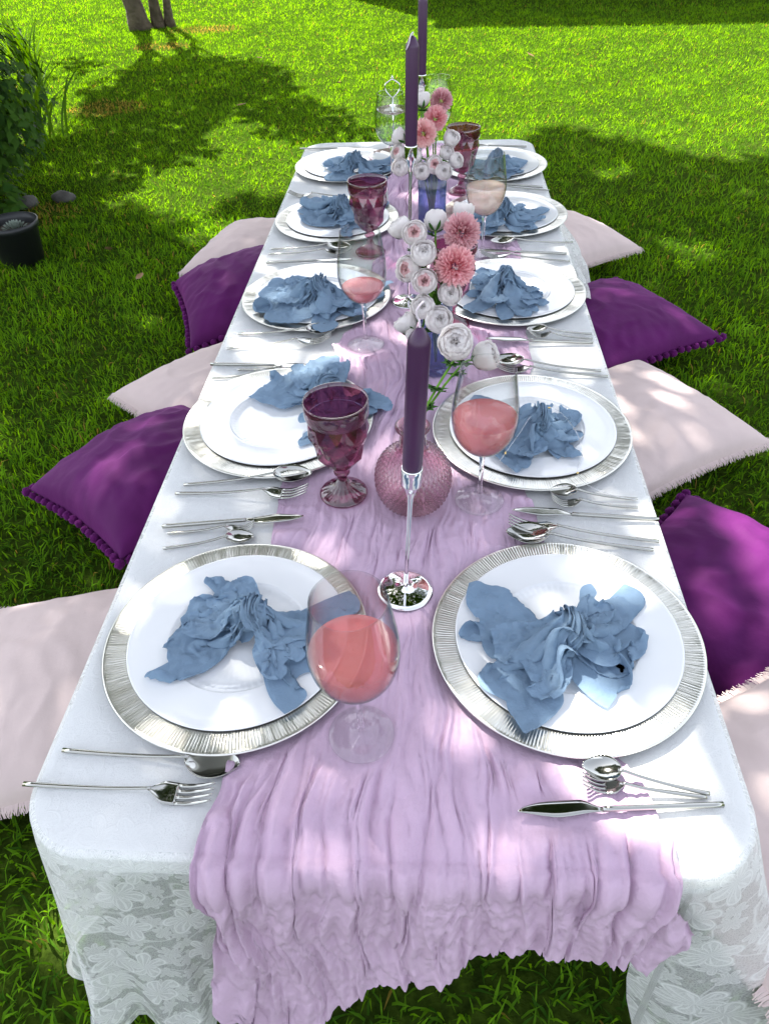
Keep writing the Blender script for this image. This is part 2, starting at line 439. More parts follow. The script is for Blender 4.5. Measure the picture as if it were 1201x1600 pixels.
    return m
MT['lace'] = lace('white lace', .34, .90, (.88, .89, .88))
MT['lacetop'] = lace('white lace lying on the table', .90, 1.0, (.83, .84, .84), .0008)

# ================================================================== LAWN
GX = 300
tag(ob('lawn', mesh('lawn', [(-GX, -GX, 0), (GX, -GX, 0), (GX, GX, 0), (-GX, GX, 0)], [(0, 1, 2, 3)], False, mats=[MT['lawn']])), kind='structure')
DIRT = [(-2.0, 7.75, .36, .20), (-2.25, 7.02, .26, .20), (-2.05, 5.05, .30, .22), (-1.80, 3.2, .22, .2)]
def make_grass():
    # density falls with distance from the table; blades widen with distance so that cover stays even
    out = []
    zones = [  # x0,x1,y0,y1, blades per m2, (len lo, hi), width, two-segment
        (-1.5, 1.5, -0.15, 1.6, 9500, .018, .046, .0040, True),
        (-2.1, -.35, 1.6, 3.2, 8000, .018, .042, .0042, True),
        (.35, 2.1, 1.6, 3.2, 8000, .018, .042, .0042, True),
        (-.35, .35, 1.6, 3.2, 1500, .026, .055, .005, True),
        (-3.4, 3.0, 3.2, 5.6, 6500, .018, .038, .0048, False),
        (-5.4, 4.6, 5.6, 8.2, 4600, .018, .036, .0060, False),
        (-7.0, 6.0, 8.2, 12.5, 2200, .020, .038, .0085, False)]
    V = []; F3 = []; U = []; off = 0
    for (x0, x1, y0, y1, den, l0, l1, w, two) in zones:
        n = int((x1 - x0) * (y1 - y0) * den)
        # clumps: half of the blades gather around tuft centres
        x = rng.uniform(x0, x1, n); y = rng.uniform(y0, y1, n)
        keep = np.ones(n, bool)
        bare = np.zeros(n)
        wob = .5 * perlin(x * 5, y * 5, 77)
        for (dx, dy, rx, ry) in DIRT:
            d = ((x - dx) / rx) ** 2 + ((y - dy) / ry) ** 2 + wob
            bare = np.maximum(bare, sstep(1.2, .2, d))
        keep &= ~(rng.uniform(0, 1, n) < bare * .35)
        # under the table only sparse
        keep &= ~((np.abs(x + .044) < .30) & (y > .55) & (y < 2.4) & (rng.uniform(0, 1, n) < .8))
        x = x[keep]; y = y[keep]; bare = bare[keep]; n = len(x)
        cl = perlin(x * 9, y * 9, 11) * .5 + perlin(x * 2.2, y * 2.2, 12) * .5
        az = perlin(x * 6, y * 6, 13) * 5 + rng.normal(0, 1.5, n)
        L = rng.uniform(l0, l1, n) * (1 + .45 * cl)
        lean = np.clip(rng.normal(.85, .35, n), .1, 1.5)
        W = w * rng.uniform(.6, 1.25, n)
        col = np.clip(.45 + .28 * rng.normal(0, 1, n) + .5 * cl, 0, .9)
        dead = rng.uniform(0, 1, n) < .012 + .03 * (cl > .35) + .75 * bare
        col[dead] = 1.0
        d = np.stack([np.cos(az), np.sin(az)], 1); s = np.stack([-d[:, 1], d[:, 0]], 1)
        tw = rng.uniform(-.6, .6, n)
        b = np.stack([x, y, np.zeros(n)], 1)
        sw = np.concatenate([s * np.cos(tw)[:, None], np.sin(tw)[:, None]], 1) * (W / 2)[:, None]
        def pt(t):
            # bends over towards the tip
            ang = lean * t
            h = L * np.sin(t * 1.0) * np.cos(ang * .75); r = L * t * np.sin(ang * .75 + .12)
            return b + np.concatenate([d * r[:, None], h[:, None]], 1)
        if two:
            p1 = pt(.5); p2 = pt(1.0)
            vv = np.stack([b - sw * .8, b + sw * .8, p1 + sw, p1 - sw, p2], 1).reshape(-1, 3)
            i = off + np.arange(n)[:, None] * 5
            F3.append((i + np.array([[0, 1, 2]]))); F3.append((i + np.array([[0, 2, 3]]))); F3.append((i + np.array([[3, 2, 4]])))
            U.append(np.repeat(np.stack([col, np.zeros(n)], 1), 5, 0)); off += n * 5
        else:
            p2 = pt(1.0)
            vv = np.stack([b - sw, b + sw, p2], 1).reshape(-1, 3)
            i = off + np.arange(n)[:, None] * 3
            F3.append((i + np.array([[0, 1, 2]])))
            U.append(np.repeat(np.stack([col, np.zeros(n)], 1), 3, 0)); off += n * 3
        V.append(vv)
    me = mesh('grass', np.concatenate(V), np.concatenate(F3), True, np.concatenate(U), [MT['grass']])
    tag(ob('grass', me), 'short bright green lawn grass around the picnic table', 'grass', kind='stuff')
make_grass()

# ================================================================== LEAVES, TREES
def leaf_cloud(P, size, seed, upbias=.5):
    """one folded leaf (two quads, 6 verts) per point"""
    r = np.random.default_rng(seed); n = len(P)
    nrm = r.normal(0, 1, (n, 3)); nrm[:, 2] = np.abs(nrm[:, 2]) + upbias
    nrm /= np.linalg.norm(nrm, axis=1)[:, None]
    a = r.normal(0, 1, (n, 3)); a -= (a * nrm).sum(1)[:, None] * nrm; a /= np.linalg.norm(a, axis=1)[:, None]
    c = np.cross(nrm, a)
    L = size * r.uniform(.6, 1.3, n)[:, None]; W = L * .27
    tip = P + a * L - nrm * L * .12
    v = np.stack([P, P + a * L * .4 + c * W + nrm * L * .06, tip, P + a * L * .4 - c * W + nrm * L * .06, P + a * L * .45], 1).reshape(-1, 3)
    i = np.arange(n)[:, None] * 5
    f = np.concatenate([i + np.array([[0, 4, 1]]), i + np.array([[1, 4, 2]]), i + np.array([[0, 3, 4]]), i + np.array([[3, 2, 4]])])
    col = np.clip(r.normal(.5, .28, n), 0, 1)
    uv = np.repeat(np.stack([col, np.zeros(n)], 1), 5, 0)
    return v, f, uv

def in_poly(x, y, poly):
    c = np.zeros(len(x), bool); P = poly; j = len(P) - 1
    for i in range(len(P)):
        xi, yi = P[i]; xj, yj = P[j]
        t = ((yi > y) != (yj > y)) & (x < (xj - xi) * (y - yi) / (yj - yi + 1e-12) + xi)
        c ^= t; j = i
    return c

# where sun comes through the crown: patches on the table (plane z = T) and on the lawn
LIT_TABLE = [(.273, .363, .09, .055), (.150, .50, .04, .03), (.196, .444, .05, .03), (-.363, .616, .045, .06),
             (-.134, 1.204, .08, .06), (-.094, 1.377, .09, .07), (-.451, 1.182, .06, .09), (.276, 1.203, .09, .07), (.131, 1.375, .08, .05),
             (-.115, 1.523, .05, .07), (-.351, 1.314, .10, .05), (.261, 1.612, .08, .09), (.266, 1.792, .08, .06), 
             (-.047, 1.653, .08, .08), (.022, .884, .05, .05), (.245, .585, .035, .03), (-.193, .821, .055, .04), (.308, .786, .045, .04),
             (-.022, 2.11, .09, .16),
             (.583, 1.538, .07, .09), (.626, 1.407, .06, .05), (.649, 1.685, .06, .04), (.54, 2.04, .05, .05), (.711, 1.941, .09, .05), (.539, 2.328, .04, .08),
             (.541, .723, .06, .08), (.60, 1.10, .10, .07), (.66, .92, .07, .10), (-.82, 1.348, .05, .05), (.52, .58, .06, .05)]
LIT_LAWN = [(-.91, 3.0, .16, .16), (.826, 3.63, .14, .09), (1.0, 2.72, .10, .14), (-.545, .306, .10, .05), (-.521, .39, .08, .05), (-1.12, 1.53, .06, .06),
            (1.5, 3.1, .12, .1), (-1.55, 2.1, .08, .08)]
SHADE_MAIN = [(-4.2, 4.2), (-2.6, 4.1), (-1.9, 3.75), (-1.40, 3.25), (-1.05, 3.15), (-.80, 3.5), (-.45, 3.3), (-.1, 3.1), (.2, 3.6), (.45, 4.2), (.75, 4.42), (1.0, 4.05), (1.35, 3.85),
              (1.9, 3.9), (3.2, 3.6), (3.4, .5), (2.2, -1.6), (-1.6, -1.6), (-3.8, .5)]
SHADE_LEFT = [(-2.9, 6.9), (-2.75, 6.3), (-2.2, 5.5), (-2.25, 6.3), (-2.0, 6.5), (-1.6, 6.45), (-1.25, 6.25), (-.85, 5.9), (-.96, 5.5), (-.55, 4.85),
              (-.35, 4.35), (-.5, 4.25), (-.75, 4.25), (-.95, 4.45), (-1.06, 4.85), (-1.25, 4.9), (-1.3, 4.4), (-1.22, 3.95), (-1.45, 3.95), (-1.5, 3.5), (-1.42, 3.1), (-2.5, 3.0), (-2.7, 4.2), (-1.95, 4.6)]

def crown_from_shade(poly, tau, leaf, h0, h1, seed, lit_lawn, lit_table):
    r = np.random.default_rng(seed)
    lit_table = [(q[0] + (SDIR.x / SDIR.z * .27 if abs(q[0]) > .46 else 0), q[1] + (SDIR.y / SDIR.z * .27 if abs(q[0]) > .46 else 0), q[2], q[3]) for q in lit_table]
    P = np.array(poly); x0, y0 = P.min(0); x1, y1 = P.max(0)
    aleaf = .27 * leaf * leaf * .9 * .62
    n = int((x1 - x0) * (y1 - y0) * tau / aleaf)
    x = r.uniform(x0, x1, n); y = r.uniform(y0, y1, n)
    jx = x + .16 * perlin(x * 3.5, y * 3.5, seed + 1) + .06 * perlin(x * 11, y * 11, seed + 11); jy = y + .16 * perlin(x * 3.5 + 9, y * 3.5, seed + 2) + .06 * perlin(x * 11 + 9, y * 11, seed + 12)
    k = in_poly(jx, jy, poly)
    x = x[k]; y = y[k]; n = len(x)
    # table hit of the same sun ray
    sx = SDIR.x / SDIR.z; sy_ = SDIR.y / SDIR.z
    tx = x + sx * T; ty = y + sy_ * T
    on_t = (np.abs(tx + .044) < .40) & (ty > .28) & (ty < 2.73)
    drop = np.zeros(n)
    near = (np.abs(tx + .044) < .95) & (ty > .2) & (ty < 2.8)
    for (cx, cy, rx, ry) in lit_table:
        d = ((tx - cx) / (rx * 1.08)) ** 2 + ((ty - cy) / (ry * 1.08)) ** 2
        drop = np.maximum(drop, near * (1 - sstep(.75, 1.5, d)))
    for (cx, cy, rx, ry) in lit_lawn:
        d = ((x - cx) / rx) ** 2 + ((y - cy) / ry) ** 2
        drop = np.maximum(drop, ~on_t * (1 - sstep(.7, 1.4, d)))
    # small natural gaps everywhere
    gp = perlin(x * 7, y * 7, seed + 5) + .5 * perlin(x * 15, y * 15, seed + 6)
    drop = np.maximum(drop, sstep(.42, .62, gp) * .9)
    k = r.uniform(0, 1, n) > drop * 1.02
    x = x[k]; y = y[k]; n = len(x)
    # dome: thick in the middle, thin at the rim
    cx, cy = P.mean(0)
    rr = np.sqrt(((x - cx) / ((x1 - x0) / 2)) ** 2 + ((y - cy) / ((y1 - y0) / 2)) ** 2)
    top = h0 + (h1 - h0) * np.sqrt(np.clip(1.1 - rr ** 2, .08, 1)) * (1 + .25 * perlin(x * 1.3, y * 1.3, seed + 3))
    low = h0 + .35 * perlin(x * 1.1, y * 1.1, seed + 4)
    h = low + (top - low) * r.uniform(0, 1, n) ** .8
    return np.stack([x + sx * h, y + sy_ * h, h], 1)

def limb(p0, p1, r0, r1, seed, wob=.12, n=12):
    r = np.random.default_rng(seed)
    t = np.linspace(0, 1, n)[:, None]
    P = np.array(p0) * (1 - t) + np.array(p1) * t
    w = r.normal(0, wob, (n, 3)); w = np.cumsum(w, 0) * .3; w *= np.sin(t * PI) * .9
    P = P + w + np.array([0, 0, 1]) * np.sin(t * PI) * .12
    return tube(P, np.linspace(r0, r1, n), 10)

def tree(label, base, Pleaves, leaf, seed, stems, nbr=14, group=None):
    root = thing('tree', label, 'tree', (base[0], base[1], 0), group=group)
    b = np.array([base[0], base[1], 0.0])
    r = np.random.default_rng(seed)
    c = Pleaves.mean(0)
    for k, (dx, dy, r0) in enumerate(stems):
        p0 = (dx, dy, -.05); fork = np.array([dx * 1.5, dy * 1.5, 0]) + (c - b) * np.array([.28, .28, 0]) + np.array([0, 0, c[2] * .55])
        v, f = limb(p0, fork, r0, r0 * .62, seed + k, .10, 16)
        # flare at the root
        v = np.array(v); z = v[:, 2]
        k2 = 1 + .7 * np.exp(-np.clip(z, 0, 9) / .10)
        ax = np.arctan2(v[:, 1] - dy, v[:, 0] - dx)
        k2 = k2 * (1 + .10 * np.sin(ax * 5 + k) + .05 * np.sin(ax * 9))
        low = z < .6
        v[low, 0] = dx + (v[low, 0] - dx) * k2[low]; v[low, 1] = dy + (v[low, 1] - dy) * k2[low]
        tr = ob('trunk', mesh('trunk', v, f, True, mats=[MT['bark']]), root)
        mb = MB()
        gy = Pleaves[:, 1] - SDIR.y / SDIR.z * Pleaves[:, 2]
        cand = Pleaves[gy < np.percentile(gy, 62)]
        for q in range(nbr // len(stems)):
            tgt = cand[r.integers(len(cand))] - b
            tgt = tgt * np.array([1, 1, .97])
            st = np.array(p0) + (fork - np.array(p0)) * r.uniform(.75, 1)
            vv, ff = limb(st, tgt, r0 * .38, r0 * .06, seed * 7 + q + k * 50, .12, 10)
            mb.add(vv, ff)
        ob('branches', mb.mesh('branches', [MT['bark']]), root)
    v, f, uv = leaf_cloud(Pleaves - b, leaf, seed + 9)
    ob('crown', mesh('crown', v, f, False, uv, [MT['leaf']]), root)
    return root

P_main = crown_from_shade(SHADE_MAIN, 3.4, .13, 4.0, 6.6, 21, LIT_LAWN, LIT_TABLE)
tree('broad leafy tree outside the left edge whose crown shades the table', (-4.6, 5.9), P_main, .13, 31, [(0, 0, .17)], 24)
P_left = crown_from_shade(SHADE_LEFT, 2.6, .13, 1.9, 3.3, 41, [], [])
tree('tree with several grey stems rising from the sunlit lawn at top left', (-2.62, 7.92), P_left, .13, 51, [(-.06, 0, .075), (.10, .05, .045), (.20, .07, .036)], 18)

# ================================================================== HOUSE beyond the lawn (its shadow reaches into the picture)
def house():
    hz = 3.3
    off = hz / SDIR.z
    cx = .056 + SDIR.x * off; cy = 7.48 + SDIR.y * off
    root = thing('house', 'cream house beyond the lawn casting the straight shadow at top right', 'house', (cx, cy, 0), (0, 0, R(-4.6)))
    W, D = 8.5, 4.0
    mb = MB(); mb.box(0.12, W - .12, .12, D - .12, 0, hz - .12)
    ob('wall', mb.mesh('wall', [MT['plaster']], False), root)
    mb = MB(); mb.box(0, W, 0, D, hz - .12, hz)
    ob('roof', mb.mesh('roof', [MT['rooftile']], False), root)
    for k in range(3):
        x = 1.2 + k * 2.4
        mb = MB(); mb.box(x - .05, x + 1.25, .06, .117, .85, 2.15)
        wf = ob('window', mb.mesh('window', [MT['woodframe']], False), root)
        mb = MB(); mb.box(x + .03, x + 1.17, .045, .057, .93, 2.07)
        ob('pane', mb.mesh('pane', [MT['pane']], False), wf)
house()

# ================================================================== LEFT BORDER: shrub, strappy plants, pot, stones
def shrub(label, c, rad, n, seed, leaf=.05, mats='bushleaf', name='shrub'):
    root = thing(name, label, 'shrub', (c[0], c[1], 0))
    r = np.random.default_rng(seed)
    d = r.normal(0, 1, (n, 3)); d /= np.linalg.norm(d, axis=1)[:, None]
    q = d * (r.uniform(.25, 1, n) ** .4)[:, None]
    k = 1 + .35 * perlin(d[:, 0] * 2.2 + seed, d[:, 1] * 2.2 + d[:, 2] * 2, seed)
    P = q * k[:, None] * np.array(rad) + np.array([0, 0, rad[2] * .92]); P[:, 2] = np.abs(P[:, 2]) + .01
    v, f, uv = leaf_cloud(P, leaf, seed)
    ob('foliage', mesh('foliage', v, f, False, uv, [MT[mats]]), root)
    mb = MB()
    for i in range(9):
        a = r.uniform(0, 2 * PI); e = np.array([np.cos(a) * rad[0] * .6, np.sin(a) * rad[1] * .6, rad[2] * r.uniform(.9, 1.6)])
        vv, ff = limb((r.normal(0, .04), r.normal(0, .04), -.02), e, .016, .005, seed + i, .05, 8); mb.add(vv, ff)
    ob('branches', mb.mesh('branches', [MT['bark']]), root)
    return root
shrub('dark leafy shrub standing behind the black pot at left edge', (-2.12, 3.22), (.50, .48, .46), 7000, 61, .055)
shrub('tall dark shrub at the top left corner behind the strappy plant', (-3.35, 5.15), (.62, .8, .66), 6500, 62, .085)

def strappy(label, loc, n, h, seed, spread=.5, w=.022):
    root = thing('strappy_plant', label, 'plant', (loc[0], loc[1], 0))
    r = np.random.default_rng(seed)
    for i in range(n):
        a = r.uniform(0, 2 * PI); L = h * r.uniform(.65, 1.1); le = r.uniform(.15, 1.0) * spread
        t = np.linspace(0, 1, 7)
        rad_ = le * L * t ** 1.6; z = L * (t - .28 * le * 1.6 * t ** 2.4)
        b = r.normal(0, .05, 2)
        wd = w * np.sin(np.clip(t * .92 + .08, 0, 1) * PI) ** .6 * r.uniform(.7, 1.1); wd[-1] = .001
        d = np.array([np.cos(a), np.sin(a), 0]); s = np.array([-np.sin(a), np.cos(a), 0])
        c = np.stack([b[0] + d[0] * rad_, b[1] + d[1] * rad_, z], 1)
        v = np.concatenate([c - s * wd[:, None] / 2, c + np.array([0, 0, -.004]), c + s * wd[:, None] / 2])
        f = []
        for k in range(6):
            f += [(k, k + 1, 7 + k + 1, 7 + k), (7 + k, 7 + k + 1, 14 + k + 1, 14 + k)]
        cu = float(np.clip(r.normal(.5, .3), 0, 1))
        ob('leaf', mesh('leaf', v, f, True, np.full((21, 2), cu), [MT['strap']]), root)
    return root
strappy('strappy green clump with sword leaves beside the dark shrub', (-2.16, 4.28), 46, .48, 71, .75)
strappy('smaller strappy green clump further back near the top left tree', (-2.95, 6.05), 34, .42, 72, .6)
strappy('low strappy clump at left edge between the two dark shrubs', (-2.85, 4.55), 30, .5, 73, .8)

def pot():
    root = thing('plant_pot', 'black plastic nursery pot with a small grey succulent at left edge', 'plant pot', (-1.60, 2.74, 0))
    v, f = lathe([(.001, .003), (.078, .003), (.092, .135), (.100, .137), (.102, .160), (.096, .160), (.090, .140), (.088, .125)], 40)
    ob('container', mesh('container', v, f, True, mats=[MT['blackpot']]), root)
    v, f = lathe([(.001, .128), (.05, .126), (.0885, .122)], 24)
    ob('soil', mesh('soil', v, f, True, mats=[MT['soil']]), root)
    mb = MB(); r = np.random.default_rng(4)
    for i in range(60):
        a = i * 2.399; q = .032 * math.sqrt(i / 60); e = .25 + i / 60 * 1.0
        L = .022
        d = np.array([math.cos(a) * math.sin(e), math.sin(a) * math.sin(e), math.cos(e)]); s = np.array([-math.sin(a), math.cos(a), 0])
        c = np.array([.01 + q * math.cos(a), .005 + q * math.sin(a), .128 + .012 * (1 - i / 60)])
        mb.add([c - s * .004, c + s * .004, c + d * L * .6 + s * .005, c + d * L, c + d * L * .6 - s * .005], [(0, 1, 2, 4), (4, 2, 3)])
    ob('succulent', mb.mesh('succulent', [principled('grey green succulent', (.20, .24, .20), .7)]), root)
pot()
def stone(label, loc, rad, seed):
    v, f = lathe([(math.sin(t) + 1e-4, -math.cos(t)) for t in np.linspace(0, PI, 12)], 18)
    v = v * np.array(rad) * (1 + .28 * perlin(v[:, 0] * 1.3 + seed, v[:, 1] * 1.3 + v[:, 2], seed))[:, None]
    o = ob('stone', mesh('stone', v, f, True, mats=[MT['stone']]), None, (loc[0], loc[1], rad[2] * .55), (0, 0, seed))
    tag(o, label, 'stone')
stone('larger grey stone edging the border behind the black pot', (-1.70, 3.42), (.055, .04, .028), 3)
stone('smaller grey stone lying left of the larger border stone', (-1.84, 3.36), (.05, .045, .03), 5)
stone('flat grey stone half hidden in leaves by the pot', (-1.86, 3.12), (.06, .05, .026), 8)
for i, (x, y, s) in enumerate([(-1.15, 4.9, .03), (-1.28, 6.25, .03), (-.35, 6.4, .03), (1.15, 5.2, .03), (-.6, 5.4, .035), (.7, 6.1, .03), (-1.25, 2.75, .035), (-1.05, 2.5, .03)]):
    r = np.random.default_rng(i)
    v = np.array([(-1, 0, .1), (-.3, .42, .25), (.5, .36, .2), (1.1, 0, .35), (.5, -.36, .22), (-.3, -.42, .2), (.1, 0, 0)]) * s
    f = [(0, 1, 6), (1, 2, 6), (2, 3, 6), (3, 4, 6), (4, 5, 6), (5, 0, 6)]
    tag(ob('fallen_leaf', mesh('fallen_leaf', v, f, True, mats=[MT['deadleaf']]), None, (x, y, .04), (r.normal(0, .3), r.normal(0, .3), r.uniform(0, 6))),
        'small dry brown leaf lying on the lawn grass', 'leaf', 'fallen leaves on the lawn')

# ================================================================== TABLE
TX0, TX1, TY0, TY1 = -.426, .338, .300, 2.712
TCX, TCY = (TX0 + TX1) / 2, (TY0 + TY1) / 2
def rrect(inset, rad, n=14, dense=None):
    """rounded rectangle outline, counter-clockwise; returns points, outward normals"""
    x0, x1, y0, y1 = TX0 + inset, TX1 - inset, TY0 + inset, TY1 - inset
    rad = max(rad - inset, .004)
    P = []; N = []
    for (cx, cy, a0) in ((x1 - rad, y0 + rad, -PI / 2), (x1 - rad, y1 - rad, 0), (x0 + rad, y1 - rad, PI / 2), (x0 + rad, y0 + rad, PI)):
        for k in range(n + 1):
            a = a0 + PI / 2 * k / n
            P.append((cx + rad * math.cos(a), cy + rad * math.sin(a))); N.append((math.cos(a), math.sin(a)))
    return np.array(P), np.array(N)

def resample(P, N, step):
    Pc = np.vstack([P, P[:1]]); Nc = np.vstack([N, N[:1]])
    d = np.r_[0, np.cumsum(np.linalg.norm(np.diff(Pc, axis=0), axis=1))]
    m = int(d[-1] / step); s = np.linspace(0, d[-1], m, endpoint=False)
    Q = np.stack([np.interp(s, d, Pc[:, i]) for i in range(2)], 1); n = np.stack([np.interp(s, d, Nc[:, i]) for i in range(2)], 1)
    n /= np.linalg.norm(n, axis=1)[:, None]
    return Q, n, s

def table():
    root = thing('picnic_table', 'long low white folding picnic table laid for ten on the lawn', 'table', (TCX, TCY, 0))
    c = np.array([TCX, TCY])
    rings = [(.012, T - .044), (.003, T - .041), (0, T - .036), (0, T - .008), (.003, T - .003), (.010, T - .0005)]
    vs = []; n = None
    for ins, z in rings:
        P, N = rrect(ins, .075); n = len(P); vs.append(np.c_[P - c, np.full(n, z)])
    f = [tuple(q) for q in grid_faces(n, len(rings), True)]
    f += [tuple(range(n - 1, -1, -1)), tuple(range((len(rings) - 1) * n, len(rings) * n))]
    ob('tabletop', mesh('tabletop', np.concatenate(vs), f, False, mats=[MT['table']]), root)
    for sy in (-.75, .75):
        for sx in (-.22, .22):
            v, fa = tube([(sx, sy, 0), (sx, sy, T - .045)], .0125, 12)
            ob('leg', mesh('leg', v, fa, True, mats=[MT['legs']]), root)
table()

CH = {'L1': (-.2387, .5699), 'R1': (.1722, .5794), 'R2': (.1721, 1.0221), 'L2': (-.2607, 1.0476), 'L3': (-.2511, 1.5236), 'R3': (.1760, 1.5404),
      'L4': (-.2497, 1.9808), 'R4': (.1971, 2.0010), 'L5': (-.2600, 2.4300), 'R5': (.1910, 2.4154)}

# ---- lace cloth
def tablecloth():
    P, N, s = resample(*rrect(0, .075), .006)
    m = len(P); x = P[:, 0]; y = P[:, 1]
    front = (y < TY0 + .09); 
    d = np.full(m, .27)
    dl = .045 + .37 * sstep(-.13, -.21, x); dr = .045 + .33 * sstep(.21, .27, x)
    clear = np.maximum(sstep(-.20, -.24, x), sstep(.22, .27, x))
    df = np.maximum(dl, dr)
    wf = sstep(TY0 + .45, TY0 + .03, y)
    d = d * (1 - wf) + np.where(x < TCX, np.minimum(df, .46), df) * wf
    back = sstep(TY1 - .25, TY1, y); d = d * (1 - back) + .33 * back
    ps = s / s[-1]
    per = lambda f_, sd: perlin(np.cos(ps * 2 * PI) * f_ + 5, np.sin(ps * 2 * PI) * f_ + 5, sd)
    d = d + .035 * per(14, 1) + .018 * per(34, 2)
    # flare: cloth lies out over the pale cushion at the far right
    fl = sstep(1.90, 2.05, y) * sstep(2.50, 2.32, y) * (x > 0)
    w1 = per(9, 3); w2 = per(22, 4)
    rows = 44
    cornerf = np.maximum(np.exp(-((x - TX0) ** 2 + (y - TY0) ** 2) / .03), np.exp(-((x - TX1) ** 2 + (y - TY0) ** 2) / .03))
    V = []; UV = []
    Pi, Ni = rrect(.006, .075)
    # rim rings then the drop
    for q in range(6):
        a = q / 5 * PI / 2
        V.append(np.c_[P - N * (.006 - .0075 * math.sin(a)), np.full(m, T + .002 - .006 * (1 - math.cos(a)))]); UV.append(np.c_[s, np.full(m, .006 * a)])
    for q in range(1, rows + 1):
        t = q / rows; dz = d * t
        grow = np.minimum(dz, .5)
        o_ = .0016 + grow ** 1.2 * (.13 * w1 + .22 * w2 * (.3 + t)) + grow * (.05 + .10 * cornerf) + .0012 * sstep(0, .03, dz)
        o_ = np.maximum(o_, .0016)
        o_ = np.where(front & (clear < 1), .0016 + (o_ - .0016) * clear * .999 + .0004, o_)
        o_ = o_ + sstep(.26, .33, x) * sstep(.75, .45, y) * .22 * grow * clear
        o_ = o_ + fl * .10 * sstep(.02, .25, dz)
        dz2 = dz * (1 - .12 * fl)
        tang = np.c_[-N[:, 1], N[:, 0]]
        sh = .028 * w2 * (dz / .3) ** 1.4
        z = np.maximum(T - .004 - dz2, .030 + .006 * w2)
        V.append(np.c_[P + N * o_[:, None] + tang * sh[:, None], z]); UV.append(np.c_[s, dz + .01])
    nr = len(V)
    verts = np.concatenate(V); uv = np.concatenate(UV)
    f = [tuple(q) for q in grid_faces(m, nr, True)]
    # top sheet
    n0 = len(verts)
    top = np.c_[P - N * .006, np.full(m, T + .002)]
    verts = np.concatenate([verts, top]); uv = np.concatenate([uv, top[:, :2] + 3.0])
    f.append(tuple(range(n0, n0 + m)))
    fm = [0] * len(f); fm[-1] = 1
    o = ob('tablecloth', mesh('tablecloth', verts, f, True, uv, [MT['lace'], MT['lacetop']], fm))
    tag(o, 'white lace tablecloth draped over the long table with sheer corners hanging down', 'tablecloth')
tablecloth()

cuts = [('spoon', 'L0', (-0.407, 0.412), (-0.204, 0.4)), ('fork', 'L0', (-0.435, 0.371), (-0.22, 0.364)),
('teaspoon', 'R0', (0.295, 0.384), (0.167, 0.407)), ('dessert_fork', 'R0', (0.291, 0.380), (0.166, 0.388)), ('knife', 'R0', (0.305, 0.372), (0.092, 0.352)),
('spoon', 'L1', (-0.387, 0.876), (-0.18, 0.893)), ('fork', 'L1', (-0.395, 0.855), (-0.182, 0.847)), ('knife', 'L1', (-0.394, 0.778), (-0.182, 0.795)), ('dessert_fork', 'L1', (-0.383, 0.765), (-0.255, 0.777)), ('teaspoon', 'L1', (-0.381, 0.733), (-0.255, 0.757)),
('teaspoon', 'R1', (0.315, 0.85), (0.186, 0.858)), ('dessert_fork', 'R1', (0.312, 0.831), (0.182, 0.835)), ('knife', 'R1', (0.336, 0.804), (0.122, 0.810)), ('fork', 'R1', (0.327, 0.759), (0.112, 0.782)), ('spoon', 'R1', (0.315, 0.742), (0.106, 0.764)),
('spoon', 'L2', (-0.397, 1.364), (-0.192, 1.359)), ('fork', 'L2', (-0.408, 1.304), (-0.195, 1.323)), ('knife', 'L2', (-0.427, 1.242), (-0.215, 1.235)), ('dessert_fork', 'L2', (-0.369, 1.223), (-0.243, 1.219)), ('teaspoon', 'L2', (-0.413, 1.192), (-0.281, 1.206)),
('teaspoon', 'R2', (0.327, 1.357), (0.194, 1.361)), ('dessert_fork', 'R2', (0.326, 1.338), (0.19, 1.345)), ('knife', 'R2', (0.323, 1.320), (0.115, 1.320)), ('spoon', 'R2', (0.322, 1.216), (0.118, 1.239)), ('fork', 'R2', (0.331, 1.196), (0.125, 1.213)),
('spoon', 'L3', (-0.4, 1.801), (-0.184, 1.783)), ('fork', 'L3', (-0.401, 1.77), (-0.194, 1.756)), ('knife', 'L3', (-0.398, 1.716), (-0.195, 1.711)),
('spoon', 'R3', (0.353, 1.818), (0.15, 1.804)), ('knife', 'R3', (0.328, 1.749), (0.118, 1.75)), ('fork', 'R3', (0.331, 1.708), (0.125, 1.724)),
('fork', 'L4', (-0.200, 2.165), (-0.404, 2.187)), ('knife', 'R4', (0.322, 2.217), (0.117, 2.243)), ('spoon', 'R4', (0.338, 2.193), (0.132, 2.208)),
('knife', 'L5', (-0.438, 2.629), (-0.24, 2.625)), ('knife', 'R5', (0.311, 2.603), (0.119, 2.602))]
FEET = [(-.072, .442, .038), (.078, .845, .038), (-.127, 1.317, .038), (.127, 1.758, .038), (-.130, .858, .038), (-.147, 1.772, .038), (.045, 1.40, .038), (.088, 2.19, .038), (-.029, .660, .038), (-.046, 1.506, .038), (-.022, .842, .05), (.012, 1.215, .03), (.004, 1.915, .036)]

